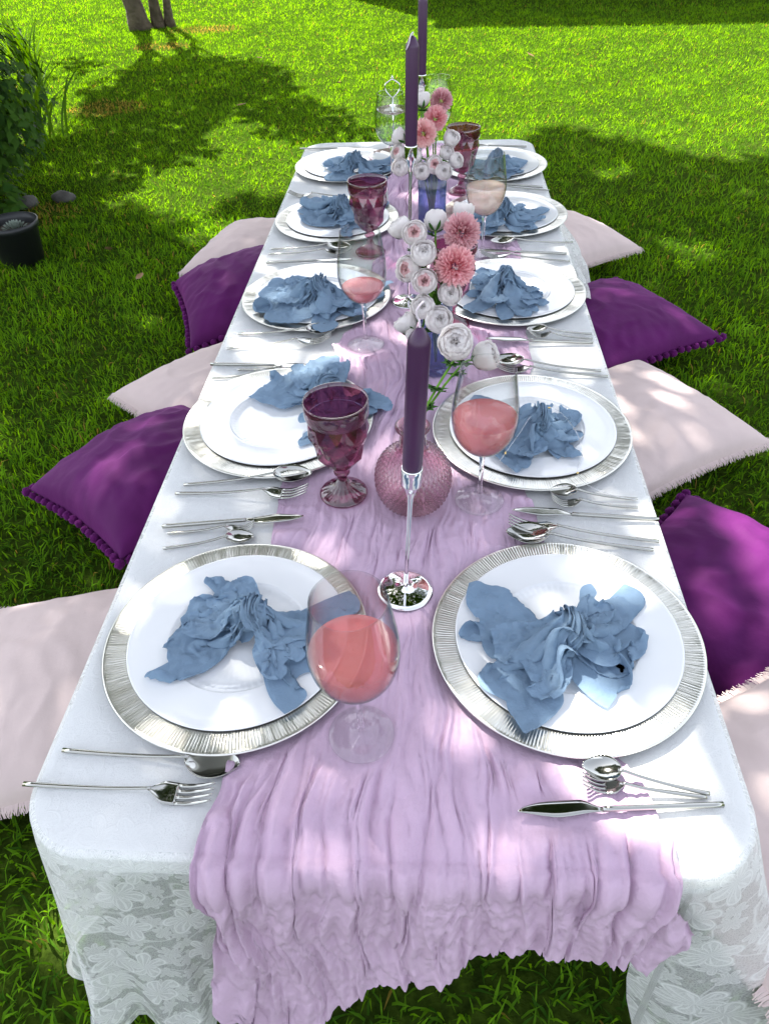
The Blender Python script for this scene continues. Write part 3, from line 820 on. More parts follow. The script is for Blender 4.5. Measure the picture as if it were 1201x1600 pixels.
# ---- lavender runner
def runner():
    yl = [2.75, 2.45, 2.1, 1.75, 1.42, 1.22, .82, .75, .38, .30]; xl = [-.135, -.135, -.12, -.13, -.155, -.205, -.232, -.222, -.217, -.225]
    yr = [2.75, 2.25, 1.81, 1.48, 1.26, .98, .88, .75, .50, .43, .39, .30]; xr = [.13, .14, .22, .20, .20, .155, .15, .166, .185, .205, .226, .252]
    L = TY1 + .16 - TY0 + .0
    nu, nv1, nv2 = 260, 620, 150
    ys = np.linspace(TY1 - .06, TY0 + .012, nv1)
    # hem of the front drop by position across
    hu = [0, .03, .08, .14, .24, .35, .51, .60, .69, .80, .86, .93, 1.0]
    hd = [.22, .33, .385, .355, .270, .205, .142, .112, .085, .125, .118, .140, .055]
    u = np.linspace(0, 1, nu)
    hem = np.interp(u, hu, hd) + .006 * perlin(u * 13, u * 0 + .5, 5) + .004 * perlin(u * 44, u * 0 + .5, 6) + .002 * perlin(u * 110, u * 0 + .5, 7)
    # rows along: top rows then drop rows (arc length)
    rows_x = []; rows_y = []; rows_z = []; nrmY = []; nrmZ = []; vv = []
    for yv in ys:
        a = np.interp(-yv, [-q for q in yl], xl); b_ = np.interp(-yv, [-q for q in yr], xr)
        rows_x.append(a + (b_ - a) * u); rows_y.append(np.full(nu, yv)); rows_z.append(np.full(nu, T + .0035)); nrmY.append(np.zeros(nu)); nrmZ.append(np.ones(nu)); vv.append(np.full(nu, yv))
    rc = .014
    na = 8
    for k in range(1, na + 1):
        a = k / na * PI / 2
        yy = TY0 + .012 - rc * math.sin(a) - .003; zz = T + .0035 - rc * (1 - math.cos(a))
        rows_x.append(xl[-1] + (xr[-1] - xl[-1]) * u); rows_y.append(np.full(nu, yy)); rows_z.append(np.full(nu, zz)); nrmY.append(np.full(nu, -math.sin(a))); nrmZ.append(np.full(nu, math.cos(a))); vv.append(np.full(nu, TY0 + .012 - rc * a))
    y_end = TY0 + .012 - rc - .003; z_end = T + .0035 - rc
    for k in range(1, nv2 + 1):
        t = k / nv2; dz = hem * t
        fan = 1 + .06 * t
        xx = xl[-1] + (xr[-1] - xl[-1]) * u
        xc = .015
        xx = xc + (xx - xc) * fan + .018 * t * (1 - u)
        rows_x.append(xx); rows_y.append(y_end - dz * .06 - .02 * t * t * (1 - u)); rows_z.append(z_end - dz); nrmY.append(np.full(nu, -1.0)); nrmZ.append(np.zeros(nu)); vv.append(TY0 + .012 - rc * PI / 2 - dz)
    X = np.array(rows_x); Y = np.array(rows_y); Z = np.array(rows_z); NY = np.array(nrmY); NZ = np.array(nrmZ); VV = np.array(vv)
    # crinkle: long meandering folds along the cloth
    diag = .16 * sstep(.95, 1.3, VV) * sstep(1.75, 1.45, VV) * (VV - 1.35)
    xw = X + .75 * diag * 2 + .020 * perlin(X * 5, VV * 4, 1) + .008 * perlin(X * 17, VV * 13, 2)
    def nz(fx, fy, sd): return perlin(xw * fx, VV * fy, sd)
    # rounded puffs with sharp valleys, plus a few sharp crests
    h = .55 * np.abs(nz(12, 1.7, 11)) ** .8 + 1.0 * np.abs(nz(25, 2.8, 12)) ** .65 + .95 * np.abs(nz(52, 5.0, 13)) ** .65 + .25 * (1 - 2 * np.abs(nz(44, 5, 16))) + .60 * np.abs(nz(100, 11, 17)) ** .7 + .14 * perlin(X * 150, VV * 70, 14)
    amp = np.full_like(h, .0135)
    amp *= (.9 + .35 * perlin(X * 4, VV * 2, 15))
    bunch = sstep(.16, 0, np.minimum(u, 1 - u))[None, :]
    amp *= 1 + .35 * bunch
    amp *= np.where(NY < -.5, 1.45, 1.0)
    # flattened under the plates, feet and cutlery
    flat = np.ones_like(amp)
    for cx, cy in CH.values():
        dd = np.sqrt((X - cx) ** 2 + (Y - cy) ** 2); flat = np.minimum(flat, sstep(.155, .200, dd))
    for cx, cy, r_ in FEET:
        dd = np.sqrt((X - cx) ** 2 + (Y - cy) ** 2); flat = np.minimum(flat, .22 + .78 * sstep(r_, r_ + .03, dd))
    for (k_, g_, a_, b_) in cuts:
        a_ = np.array(a_); b_ = np.array(b_); ab = b_ - a_
        t_ = np.clip(((X - a_[0]) * ab[0] + (Y - a_[1]) * ab[1]) / (ab @ ab), 0, 1)
        dd = np.sqrt((X - a_[0] - ab[0] * t_) ** 2 + (Y - a_[1] - ab[1] * t_) ** 2)
        flat = np.minimum(flat, .25 + .75 * sstep(.012, .035, dd))
    amp *= np.where(NY > -.1, flat, 1)
    hh = np.clip(h - .25, 0, None) * amp * .72
    # hem ruffle in the drop
    tdrop = np.clip((TY0 - VV) / .3, 0, 1)
    wave = (.016 * perlin(X * 11, VV * 1.2, 21) + .010 * perlin(X * 26, VV * 2.0, 22)) * tdrop ** .8 * (NY < -.5)
    hh = hh + np.maximum(wave, -.010 * tdrop) + .010 * tdrop + .004 * (NY < -.5)
    Xd = X + amp * .9 * perlin(xw * 34, VV * 6, 31)
    edge_w = .006 * perlin(VV * 9, VV * 0 + .3, 32) + .003 * perlin(VV * 40, VV * 0 + .3, 33)
    Xd += edge_w * (sstep(.12, 0, u) + sstep(.12, 0, 1 - u))[None, :]
    V = np.stack([Xd, Y + NY * hh, np.maximum(Z + NZ * hh, .022)], -1).reshape(-1, 3)
    f = grid_faces(nu, len(X))
    uv = np.stack([X, VV], -1).reshape(-1, 2)
    o = ob('table_runner', mesh('table_runner', V, f[:, ::-1], True, uv, [MT['runner']]))
    tag(o, 'crinkled lavender gauze runner down the middle of the table, spilling over the near end', 'table runner')
runner()

# ================================================================== CUSHIONS
def cushion_mesh(a, H, seed, wr=1.0):
    n = 56
    g = np.linspace(-1, 1, n); g = np.sign(g) * np.abs(g) ** .9
    U, V = np.meshgrid(g, g)
    pin = .075
    X = a * U * (1 - pin * (1 - V ** 2) * np.abs(U) ** 2); Y = a * V * (1 - pin * (1 - U ** 2) * np.abs(V) ** 2)
    base = np.clip((1 - U ** 2) * (1 - V ** 2), 0, 1) ** .46
    # creases running in from the seams and corners
    ang = np.arctan2(V, U)
    edge = 1 - np.maximum(np.abs(U), np.abs(V))
    cr = perlin(ang * 7 + seed, edge * 1.6, seed) * np.exp(-edge * 2.2) + .5 * perlin(U * 2.4 + seed, V * 2.4, seed + 1) + .35 * perlin(U * 6 + .4 * V, V * 3 + seed, seed + 2)
    rid = (1 - np.abs(perlin(U * 2.2 + .8 * V + seed, V * 2.2 - .5 * U, seed + 3)) * 2) ** 3
    top = H * base * (1 + .10 * wr * cr) + .006 * wr * rid * base
    bot = -H * .72 * base ** .8
    v = np.concatenate([np.stack([X, Y, top], -1).reshape(-1, 3), np.stack([X, Y, bot - .0004], -1).reshape(-1, 3)])
    f1 = grid_faces(n, n); f2 = grid_faces(n, n)[:, ::-1] + n * n
    # seam strip
    idx = np.arange(n * n).reshape(n, n)
    loop = np.r_[idx[0, :-1], idx[:-1, -1], idx[-1, :0:-1], idx[:0:-1, 0]]
    l2 = np.roll(loop, -1)
    f3 = np.stack([loop, loop + n * n, l2 + n * n, l2], 1)
    border = v[loop]
    return v, np.concatenate([f1, f2, f3]), border

pp_v, pp_f = lathe([(math.sin(t) + 1e-4, -math.cos(t)) for t in np.linspace(0, PI, 9)], 12)
pp_v = pp_v * (1 + .10 * np.random.default_rng(3).normal(0, 1, len(pp_v)))[:, None] * .0105
POM = mesh('pompom', pp_v, pp_f, True, mats=[MT['pompom']])

def cushion(label, c, rot, kind, seed, H=.075, z=None, tilt=(0, 0), group='cushions around the picnic table', a=.225):
    v, f, border = cushion_mesh(a, H, seed, 1.0 if kind == 'velvet' else .75)
    zz = (H * .72 + .012) if z is None else z
    root = thing('cushion', label, 'cushion', (c[0], c[1], zz), (tilt[0], tilt[1], rot))
    ob('cover', mesh('cover', v, f, True, mats=[MT[kind]]), root)
    r = np.random.default_rng(seed)
    cl = np.vstack([border, border[:1]]); d = np.r_[0, np.cumsum(np.linalg.norm(np.diff(cl, axis=0), axis=1))]
    if kind == 'velvet':
        for s in np.arange(0, d[-1], .026):
            p = np.array([np.interp(s, d, cl[:, i]) for i in range(3)])
            o = ob('pompom', POM, root, tuple(p * 1.035 + np.array([0, 0, -.006 + r.normal(0, .002)])), (r.uniform(0, 6), r.uniform(0, 6), 0), r.uniform(.85, 1.1))
    else:
        # fringe: fine drooping threads all round
        n = 1900; s = np.linspace(0, d[-1], n, endpoint=False) + r.normal(0, .0006, n)
        p = np.stack([np.interp(s, d, cl[:, i]) for i in range(3)], 1)
        p2 = np.stack([np.interp(s + .002, d, cl[:, i]) for i in range(3)], 1); tg = p2 - p; tg /= np.linalg.norm(tg, axis=1)[:, None] + 1e-9
        out = np.stack([tg[:, 1], -tg[:, 0], np.zeros(n)], 1)
        L = r.uniform(.010, .017, n)[:, None]
        sk = r.normal(0, .22, n)[:, None]
        w = .0009
        q1 = p - out * .003 + np.array([0, 0, .001]); q2 = p + out * L * .55 + tg * L * sk * .4 + np.array([0, 0, -.002]); q3 = p + out * L + tg * L * sk + np.array([0, 0, -.008]) + np.stack([np.zeros(n), np.zeros(n), r.normal(0, .003, n)], 1)
        vv = np.stack([q1 - tg * w, q1 + tg * w, q2 - tg * w, q2 + tg * w, q3 - tg * w * .6, q3 + tg * w * .6], 1).reshape(-1, 3)
        i = np.arange(n)[:, None] * 6
        ff = np.concatenate([i + np.array([[0, 1, 3, 2]]), i + np.array([[2, 3, 5, 4]])])
        o = ob('fringe', mesh('fringe', vv, ff, True, mats=[MT['blush']]), root); o['kind'] = 'stuff'
    return root
def diag(dx, dy): return math.atan2(dy, dx) - PI / 4
cushion('blush cushion with fringe at the front left, nearest the camera', (-.612, .745), R(15), 'blush', 101, .075)
cushion('purple velvet cushion on the left with pompom corner pointing out, second from front', (-.625, 1.30), diag(-.998, -.07), 'velvet', 102, .105, z=.105, tilt=(0, R(9)))
cushion('blush cushion in the middle of the left row behind the purple one', (-.545, 1.66), diag(-1, 0), 'blush', 103, .085, z=.085)
cushion('dark purple velvet cushion further back on the left, in deep shade', (-.585, 2.215), R(20), 'velvet', 104, .10, z=.115, tilt=(R(2), R(-9)))
cushion('blush cushion at the far left end of the row, partly behind dark purple', (-.595, 2.57), R(-13), 'blush', 105, .085, z=.10)
cushion('blush cushion half under lace at the far right of the table', (.435, 2.66), diag(.984, -.19), 'blush', 106, .085, z=.085)
cushion('purple velvet cushion on the right with pompom corner pointing out', (.535, 2.04), diag(.97, -.24), 'velvet', 107, .085, z=.085)
cushion('blush cushion with sun patches in the middle of the right row', (.512, 1.535), diag(.974, -.228), 'blush', 108, .08, z=.08)
cushion('large bright purple velvet cushion on the right, second from front', (.575, .925), R(-43), 'velvet', 109, .095, z=.10)
cushion('blush cushion with fringe at the front right, lying against purple one', (.520, .445), R(29), 'blush', 110, .085, z=.20, tilt=(R(4), R(6)))

# ================================================================== PLATES
def charger_mesh():
    n = 1040; r = np.random.default_rng(5)
    prof = [(.0005, .0045), (.100, .0045), (.108, .0062), (.117, .0078), (.128, .0090), (.140, .0100), (.152, .0110), (.160, .0118), (.1635, .0124), (.1650, .0118), (.1652, .0105), (.1635, .0095), (.120, .0020), (.110, .0002), (.0005, .0002)]
    groups = 260
    amp = r.uniform(.4, 1.0, groups); i0 = r.integers(0, 3, groups); brk = r.integers(0, 12, groups)
    pr = np.array(prof); a = np.linspace(0, 2 * PI, n, endpoint=False)
    v = np.zeros((len(pr), n, 3))
    for k, (rr, z) in enumerate(pr):
        g = np.arange(n) // 4; ph = np.arange(n) % 4
        dz = np.where(ph == 0, -1, np.where(ph == 2, .8, .35)) * .00070
        on = (k >= 3) & (k <= 7)
        dz = dz * on * amp[g] * np.where(brk[g] == k, .15, 1)
        jit = r.normal(0, .0009, groups)[g] if on else 0
        v[k] = np.stack([rr * np.cos(a + jit), rr * np.sin(a + jit), z + dz], -1)
    return mesh('charger', v.reshape(-1, 3), grid_faces(n, len(pr), True), True, mats=[MT['silver']])
CHM = charger_mesh()
def plate_mesh():
    prof = [(.0005, .0030), (.070, .0030), (.078, .0033), (.0805, .0048), (.0835, .0050), (.086, .0056), (.0872, .0070), (.0885, .0072), (.092, .0068), (.118, .0074), (.1345, .0080), (.1372, .0084), (.1384, .0079), (.1372, .0069), (.118, .0052), (.092, .0036), (.078, .0000), (.070, .0000), (.0005, .0006)]
    def rf(Rr, Z, A):
        m_ = np.exp(-((Rr - .0815) / .004) ** 2)
        return Rr, Z + m_ * .0005 * np.sin(A * 64)
    v, f = lathe(prof, 192, rf)
    return mesh('dinner_plate', v, f, True, mats=[MT['porcelain']])
PLM = plate_mesh()
place_txt = {'L1': 'front left place', 'R1': 'front right place', 'L2': 'second place on the left', 'R2': 'second place on the right', 'L3': 'middle place on the left', 'R3': 'middle place on the right',
             'L4': 'fourth place on the left', 'R4': 'fourth place on the right', 'L5': 'far left place', 'R5': 'far right place'}
ZP = T + .0045
for i, (k, (x, y)) in enumerate(CH.items()):
    o = ob('charger_plate', CHM, None, (x, y, ZP), (0, 0, i * 1.3))
    tag(o, 'round silver ridged charger plate at the ' + place_txt[k], 'charger plate', 'silver chargers')
    o = ob('dinner_plate', PLM, None, (x + .002, y + .003, ZP + .0049), (0, 0, i * .7))
    tag(o, 'white porcelain dinner plate on the silver charger at the ' + place_txt[k], 'plate', 'white dinner plates')

# ================================================================== NAPKINS
NAP = {'L1': [(-.313, .506), (-.284, .651), (-.215, .576), (-.100, .632), (-.150, .470)],
       'R1': [(.092, .455), (.052, .640), (.172, .565), (.268, .662), (.211, .490)],
       'L2': [(-.308, 1.120), (-.205, 1.255), (-.175, 1.085), (-.075, 1.085), (-.195, .975)],
       'R2': [(.120, .905), (.062, 1.095), (.181, .994), (.235, 1.075), (.222, .925)],
       'L3': [(-.327, 1.40), (-.372, 1.565), (-.236, 1.485), (-.095, 1.575), (-.200, 1.362)],
       'R3': [(.078, 1.428), (.125, 1.630), (.164, 1.517), (.240, 1.485), (.170, 1.388)],
       'L4': [(-.315, 1.940), (-.358, 2.110), (-.232, 1.965), (-.122, 2.08), (-.200, 1.862)],
       'R4': [(.120, 1.850), (.080, 2.010), (.190, 1.935), (.308, 2.03), (.240, 1.862)],
       'L5': [(-.288, 2.270), (-.318, 2.480), (-.225, 2.340), (-.120, 2.455), (-.150, 2.240)],
       'R5': [(.130, 2.255), (.122, 2.420), (.200, 2.335), (.285, 2.46), (.240, 2.27)]}
def nap_sim(A1, A2, K, B1, B2, seed, wall=None, N=46, M=40, iters=170, twist=PI * .9):
    """relax a square of gauze that is bunched at K and fanned out to A1-A2 and B1-B2; it buckles into folds"""
    r = np.random.default_rng(seed)
    A1, A2, K, B1, B2 = [np.array(q, float) - np.array(K, float) for q in (A1, A2, K, B1, B2)]
    s = np.linspace(-1, 1, N); u = np.linspace(-1, 1, M)
    Sg, Ug = np.meshgrid(s, u, indexing='ij'); t = np.abs(s)
    Ac, Bc = (A1 + A2) / 2, (B1 + B2) / 2
    kd = (Bc - Ac) / np.linalg.norm(Bc - Ac); kn = np.array([-kd[1], kd[0]])
    wa = sstep(0.0, 1.0, t) ** .75
    hA, hB = (A2 - A1) / 2, (B2 - B1) / 2
    kw = kn * .022
    half = np.where(s[:, None] < 0, kw * (1 - wa[:, None]) + hA * wa[:, None], kw * (1 - wa[:, None]) + hB * wa[:, None])
    cen = spline([Ac, Ac * .5, [0, 0], Bc * .5, Bc], N)
    P = np.zeros((N, M, 3))
    P[..., :2] = cen[:, None, :] + half[:, None, :] * Ug[..., None]
    mound = .030 * np.exp(-(t / .32) ** 2)[:, None] + .016
    hw = np.linalg.norm(half, axis=1)
    nf = r.integers(6, 9)
    ph = r.uniform(0, 6)
    pleat = np.sin(Ug * nf * PI + ph + 1.2 * perlin(Sg * 1.5 + seed, Ug * 2, seed))
    P[..., 2] = mound * np.sqrt(np.clip(1.1 - Ug ** 2, 0, 1)) + (.006 + .16 * hw[:, None] / nf * 1.6) * pleat + .006 * perlin(Sg * 4 + seed, Ug * 4, seed + 1)
    P[..., :2] += (kn * .010) * np.cos(Ug * nf * PI + ph)[..., None]
    # wring the middle
    a = twist * (1 / (1 + np.exp(-s * 7)) - .5) + twist * .0
    zc = mound * .5
    lat = (P[..., :2] - cen[:, None, :]) @ kn; zz = P[..., 2] - zc
    bl = np.exp(-(t / .45) ** 2)[:, None]
    a = a[:, None] * bl
    l2 = lat * np.cos(a) - zz * np.sin(a); z2 = lat * np.sin(a) + zz * np.cos(a)
    P[..., :2] += kn * (l2 - lat)[..., None]; P[..., 2] = zc + z2
    # rest lengths of the flat cloth
    Ls = max(np.linalg.norm(Ac) + np.linalg.norm(Bc), .15) * 1.32
    Lu = max(2 * np.linalg.norm(hA), 2 * np.linalg.norm(hB)) * 1.75
    ds, du = Ls / (N - 1), Lu / (M - 1)
    # across, the bunched middle behaves as gathered: shorter rest there to let the fan hold
    fans = [(1, 0, ds), (0, 1, du), (1, 1, math.hypot(ds, du)), (1, -1, math.hypot(ds, du)), (2, 0, 2 * ds), (0, 2, 2 * du), (4, 0, 4 * ds), (0, 4, 4 * du)]
    stiff = [1, .9, .35, .35, .35, .30, .10, .10]
    gather = (.36 + .64 * sstep(.05, .55, t))[:, None]
    V = np.zeros_like(P)
    Pin0 = P.copy(); pin = (np.exp(-(t / .16) ** 2))[:, None] * np.ones((1, M))
    cornw = np.zeros((N, M)); cornw[0] = .10; cornw[-1] = .10
    i0 = np.arange(N * M)
    for it in range(iters):
        P0 = P.copy()
        V *= .90; V[..., 2] -= .00030
        P = P + V
        for rep in range(3):
            D = np.zeros_like(P); C = np.zeros((N, M, 1))
            for (a_, b_, L), k in zip(fans, stiff):
                sl1 = (slice(0, N - a_), slice(0, M - b_)) if b_ >= 0 else (slice(0, N - a_), slice(-b_, M))
                sl2 = (slice(a_, N), slice(b_, M)) if b_ >= 0 else (slice(a_, N), slice(0, M + b_))
                d = P[sl2] - P[sl1]; l = np.linalg.norm(d, axis=-1, keepdims=True) + 1e-9
                Lr = L
                if a_ == 0: Lr = L * gather[:, None]
                elif b_ != 0: Lr = math.hypot(ds, 0) * 0 + np.sqrt(ds ** 2 + (du * gather[:N - a_, None]) ** 2)
                c = d / l * (l - Lr) * .5 * k
                if k < .32: c = np.where(l < Lr, c, c * .2)
                D[sl1] += c; D[sl2] -= c; C[sl1] += k; C[sl2] += k
            P = P + D / np.maximum(C, 1) * 1.6
            P = P + (Pin0 - P) * (pin * .5)[..., None]
            P[..., :2] += (Pin0 - P)[..., :2] * (cornw * .25)[..., None]
            lo = P[..., 2] < .0015
            P[..., 2] = np.where(lo, .0015, P[..., 2])
        if it % 6 == 5:
            # keep layers apart
            Q = P.reshape(-1, 3); cell = .007
            key = np.floor(Q / cell).astype(int)
            h = {}
            for sft in range(1):
                pass
            Q2 = (Q ** 2).sum(1)
            G = Q2[:, None] + Q2[None, :] - 2 * Q @ Q.T
            ii, jj = np.nonzero(np.triu(G < .0052 ** 2, 1))
            si, ui = ii // M, ii % M; sj, uj = jj // M, jj % M
            far = (np.abs(si - sj) > 1) | (np.abs(ui - uj) > 1)
            ii, jj = ii[far], jj[far]
            if len(ii):
                d = Q[jj] - Q[ii]; l = np.linalg.norm(d, axis=1, keepdims=True) + 1e-6
                c = d / l * (.0052 - l) * .35
                Dq = np.zeros_like(Q); np.add.at(Dq, ii, -c); np.add.at(Dq, jj, c)
                n_ = np.zeros(len(Q)); np.add.at(n_, ii, 1); np.add.at(n_, jj, 1)
                Q = Q + Dq / np.maximum(n_, 1)[:, None] ** .5
                P = Q.reshape(N, M, 3); P[..., 2] = np.maximum(P[..., 2], .0015)
        fr = np.where(P[..., 2:3] < .003, .4, 1)
        V = (P - P0) * fr; V = np.clip(V, -.004, .004)
    # smooth upsample
    def up(Pg, axis):
        Pg = np.moveaxis(Pg, axis, 0); n = Pg.shape[0]
        sh = Pg.shape; o = spline(Pg.reshape(n, -1), 2 * n - 1).reshape((2 * n - 1,) + sh[1:])
        return np.moveaxis(o, 0, axis)
    P = up(up(P, 0), 1)
    # frayed wavy hem and fine crinkle
    nS, nU = P.shape[:2]
    S2, U2 = np.meshgrid(np.linspace(-1, 1, nS), np.linspace(-1, 1, nU), indexing='ij')
    du_ = np.gradient(P, axis=0); dv_ = np.gradient(P, axis=1)
    nn = np.cross(du_, dv_); nn /= np.linalg.norm(nn, axis=-1, keepdims=True) + 1e-12
    crk = .0014 * perlin(S2 * 13 + seed, U2 * 13, seed + 5) + .0020 * (1 - 2 * np.abs(perlin(S2 * 5 + .6 * U2, U2 * 16 + seed, seed + 6))) + .0013 * (1 - 2 * np.abs(perlin(S2 * 9, U2 * 34 + seed, seed + 8)))
    hemw = np.maximum(sstep(.86, 1, np.abs(S2)), sstep(.9, 1, np.abs(U2)))
    crk = crk + hemw * .0040 * perlin(S2 * 7 + seed, U2 * 7, seed + 7)
    P = P + nn * crk[..., None]
    P[..., 2] = np.maximum(P[..., 2], .0008)
    return P

def napkin(k, seed):
    A1, A2, K, B1, B2 = NAP[k]
    q = [np.array(v_, float) for v_ in (A1, A2, K, B1, B2)]
    Kc = q[2]
    big = [Kc + (v_ - Kc) * 1.10 for v_ in q]
    sg = 1 if seed % 2 else -1
    P = nap_sim(*big, seed, twist=sg * PI)
    # the upper folds of the same cloth: a narrower fan swung round the knot
    ca, sa = math.cos(sg * .42), math.sin(sg * .42)
    rot = lambda v_: Kc + np.array([ca * (v_ - Kc)[0] - sa * (v_ - Kc)[1], sa * (v_ - Kc)[0] + ca * (v_ - Kc)[1]]) * .86
    mA, mB = (q[0] + q[1]) / 2, (q[3] + q[4]) / 2
    up_ = [rot(mA + (q[0] - mA) * .62), rot(mA + (q[1] - mA) * .62), Kc, rot(mB + (q[3] - mB) * .62), rot(mB + (q[4] - mB) * .62)]
    P2 = nap_sim(*up_, seed + 50, M=30, iters=120, twist=-sg * PI * 1.2)
    P2[..., 2] += .011
    mb = MB()
    mb.add(P.reshape(-1, 3), grid_faces(P.shape[1], P.shape[0])); mb.add(P2.reshape(-1, 3), grid_faces(P2.shape[1], P2.shape[0]))
    zb = ZP + .0049 + .0104
    root = thing('napkin', 'dusty blue knotted gauze napkin on the plate at the ' + place_txt[k], 'napkin', (K[0], K[1], zb), group='blue gauze napkins')
    ob('cloth', mb.mesh('cloth', [MT['napkin']]), root)
for i, k in enumerate(NAP): napkin(k, 200 + i)

# ================================================================== CUTLERY
def bar(L0, L1, w0, w1, t0, t1, zf, n=14, m=8):
    """tapered rounded handle along x"""
    x = np.linspace(L0, L1, n); f = (x - L0) / (L1 - L0)
    w = w0 + (w1 - w0) * f; t = t0 + (t1 - t0) * f
    a = np.linspace(0, 2 * PI, m, endpoint=False)
    V = []
    for i in range(n):
        V.append(np.stack([np.full(m, x[i]), w[i] / 2 * np.sign(np.cos(a)) * np.abs(np.cos(a)) ** .7, zf(x[i]) + t[i] / 2 * np.sign(np.sin(a)) * np.abs(np.sin(a)) ** .7], 1))
    v = np.concatenate(V); fc = [tuple(q) for q in grid_faces(m, n, True)] + [tuple(range(m - 1, -1, -1)), tuple(range((n - 1) * m, n * m))]
    return v, fc
def sheet(X, Y, Z, th):
    """closed thin shell from a grid of points"""
    n, m = X.shape
    a = np.stack([X, Y, Z], -1).reshape(-1, 3); b = a - np.array([0, 0, th])
    f = np.concatenate([grid_faces(m, n), grid_faces(m, n)[:, ::-1] + n * m])
    idx = np.arange(n * m).reshape(n, m); loop = np.r_[idx[0, :-1], idx[:-1, -1], idx[-1, :0:-1], idx[:0:-1, 0]]; l2 = np.roll(loop, -1)
    f3 = np.stack([loop, loop + n * m, l2 + n * m, l2], 1)
    return np.concatenate([a, b]), [tuple(q) for q in np.concatenate([f, f3])]
def make_cutlery():
    D = {}
    for nm, L, hl, hw in (('spoon', .205, .060, .041), ('teaspoon', .131, .040, .027)):
        neck = L - hl
        zf = lambda x, L=L, neck=neck: .0030 + .010 * (x / neck) ** 3 if x < neck else .013
        mb = MB(); mb.add(*bar(0, neck + .004, .0058 * (1 if L > .15 else .8), .0034, .0038, .0028, zf)); h = mb.mesh('handle', [MT['steel']])
        t = np.linspace(0, 1, 22); w = np.linspace(-1, 1, 15)
        Tt, Wt = np.meshgrid(t, w, indexing='ij')
        wid = hw / 2 * np.sin(PI * np.clip(.02 + .98 * Tt ** .85, 0, 1)) ** .72 + .0015
        X = neck + hl * Tt; Y = wid * Wt
        dep = .0095 * (L / .2) * (np.sin(PI * np.clip(Tt, 0.0, 1)) ** .8) * (1 - Wt ** 2) ** .9
        rimz = .013 - .006 * Tt
        v, f = sheet(X, Y, rimz - dep, .0011)
        mb = MB(); mb.add(v, f); D[nm] = (h, 'bowl', mb.mesh('bowl', [MT['steel']]))
    for nm, L, hl, hw in (('fork', .213, .072, .025), ('dessert_fork', .129, .045, .017)):
        neck = L - hl
        zf = lambda x, neck=neck: .0030 + .009 * (x / neck) ** 3
        mb = MB(); mb.add(*bar(0, neck + .004, .0058 * (1 if L > .15 else .8), .0034, .0038, .0028, zf)); h = mb.mesh('handle', [MT['steel']])
        mb = MB()
        zc = lambda x: .012 - .011 * np.sin(PI * np.clip((x - neck) / hl * 1.0, 0, 1)) + .003 * ((x - neck) / hl)
        t = np.linspace(0, .42, 10); w = np.linspace(-1, 1, 7); Tt, Wt = np.meshgrid(t, w, indexing='ij')
        wid = hw / 2 * np.clip(.14 + .86 * sstep(0, .24, Tt), 0, 1)
        X = neck + hl * Tt; mb.add(*sheet(X, wid * Wt, zc(X) - .0012 * (1 - Wt ** 2), .0012))
        for q in range(4):
            yc = hw / 2 * (-.81 + .54 * q)
            t = np.linspace(.415, 1, 9); w = np.linspace(-1, 1, 3); Tt, Wt = np.meshgrid(t, w, indexing='ij')
            tw = hw * .085 * (1 - .55 * ((Tt - .4) / .6) ** 2)
            X = neck + hl * Tt; mb.add(*sheet(X, yc * (1 - .06 * Tt) + tw * Wt, zc(X), .0014))
        D[nm] = (h, 'head', mb.mesh('head', [MT['steel']], True))
    L = .212; neck = .125
    mb = MB(); mb.add(*bar(0, neck, .0062, .0056, .0062, .0060, lambda x: .0042)); h = mb.mesh('handle', [MT['steel']])
    t = np.linspace(0, 1, 18); w = np.linspace(0, 1, 5); Tt, Wt = np.meshgrid(t, w, indexing='ij')
    lo = -.0085 * sstep(0, .25, Tt) * np.clip(1 - Tt ** 6, 0, 1) - .002; hi = .0028 + .005 * sstep(.05, .6, Tt) * np.clip(1 - Tt ** 3, 0, 1) - .003 * sstep(.5, 1, Tt)
    X = neck + (L - neck) * Tt; Y = lo + (hi - lo) * Wt; Zb = .0046 + .0004 * Wt
    mb = MB(); mb.add(*sheet(X, Y, Zb, .0014)); D['knife'] = (h, 'blade', mb.mesh('blade', [MT['steel']], True))
    return D
CUT = make_cutlery()
gap_txt = {'L0': 'before the front left plate, nearest the camera', 'R0': 'before the front right plate, nearest the camera', 'L1': 'on the left between the first and second plates', 'R1': 'on the right between the first and second plates',
           'L2': 'on the left between the second and middle plates', 'R2': 'on the right between the second and middle plates', 'L3': 'on the left between the middle and fourth plates', 'R3': 'on the right between the middle and fourth plates',
           'L4': 'with tines turned outwards behind the fourth left plate', 'R4': 'on the right between the fourth and far plates', 'L5': 'behind the far left plate at the table end', 'R5': 'behind the far right plate at the table end'}
adj = {'spoon': 'polished steel tablespoon', 'teaspoon': 'small polished steel teaspoon', 'fork': 'slim polished steel dinner fork', 'dessert_fork': 'small polished steel dessert fork', 'knife': 'slim polished steel knife'}
for (k, g, a, b_) in cuts:
    on_run = max(0, 0)
    dx, dy = b_[0] - a[0], b_[1] - a[1]
    # lies on the cloth; the end on the crinkled runner sits a little higher
    zr = T + .0035
    hi = .009 if (abs(b_[0]) < .2) else .0
    t_ = thing(k, adj[k] + ' ' + gap_txt[g], k.replace('_', ' '), (a[0], a[1], zr), (0, -math.atan2(hi, .2), math.atan2(dy, dx)), 'steel cutlery')
    hm, pn_, pm = CUT[k]
    ob('handle', hm, t_); ob(pn_, pm, t_)

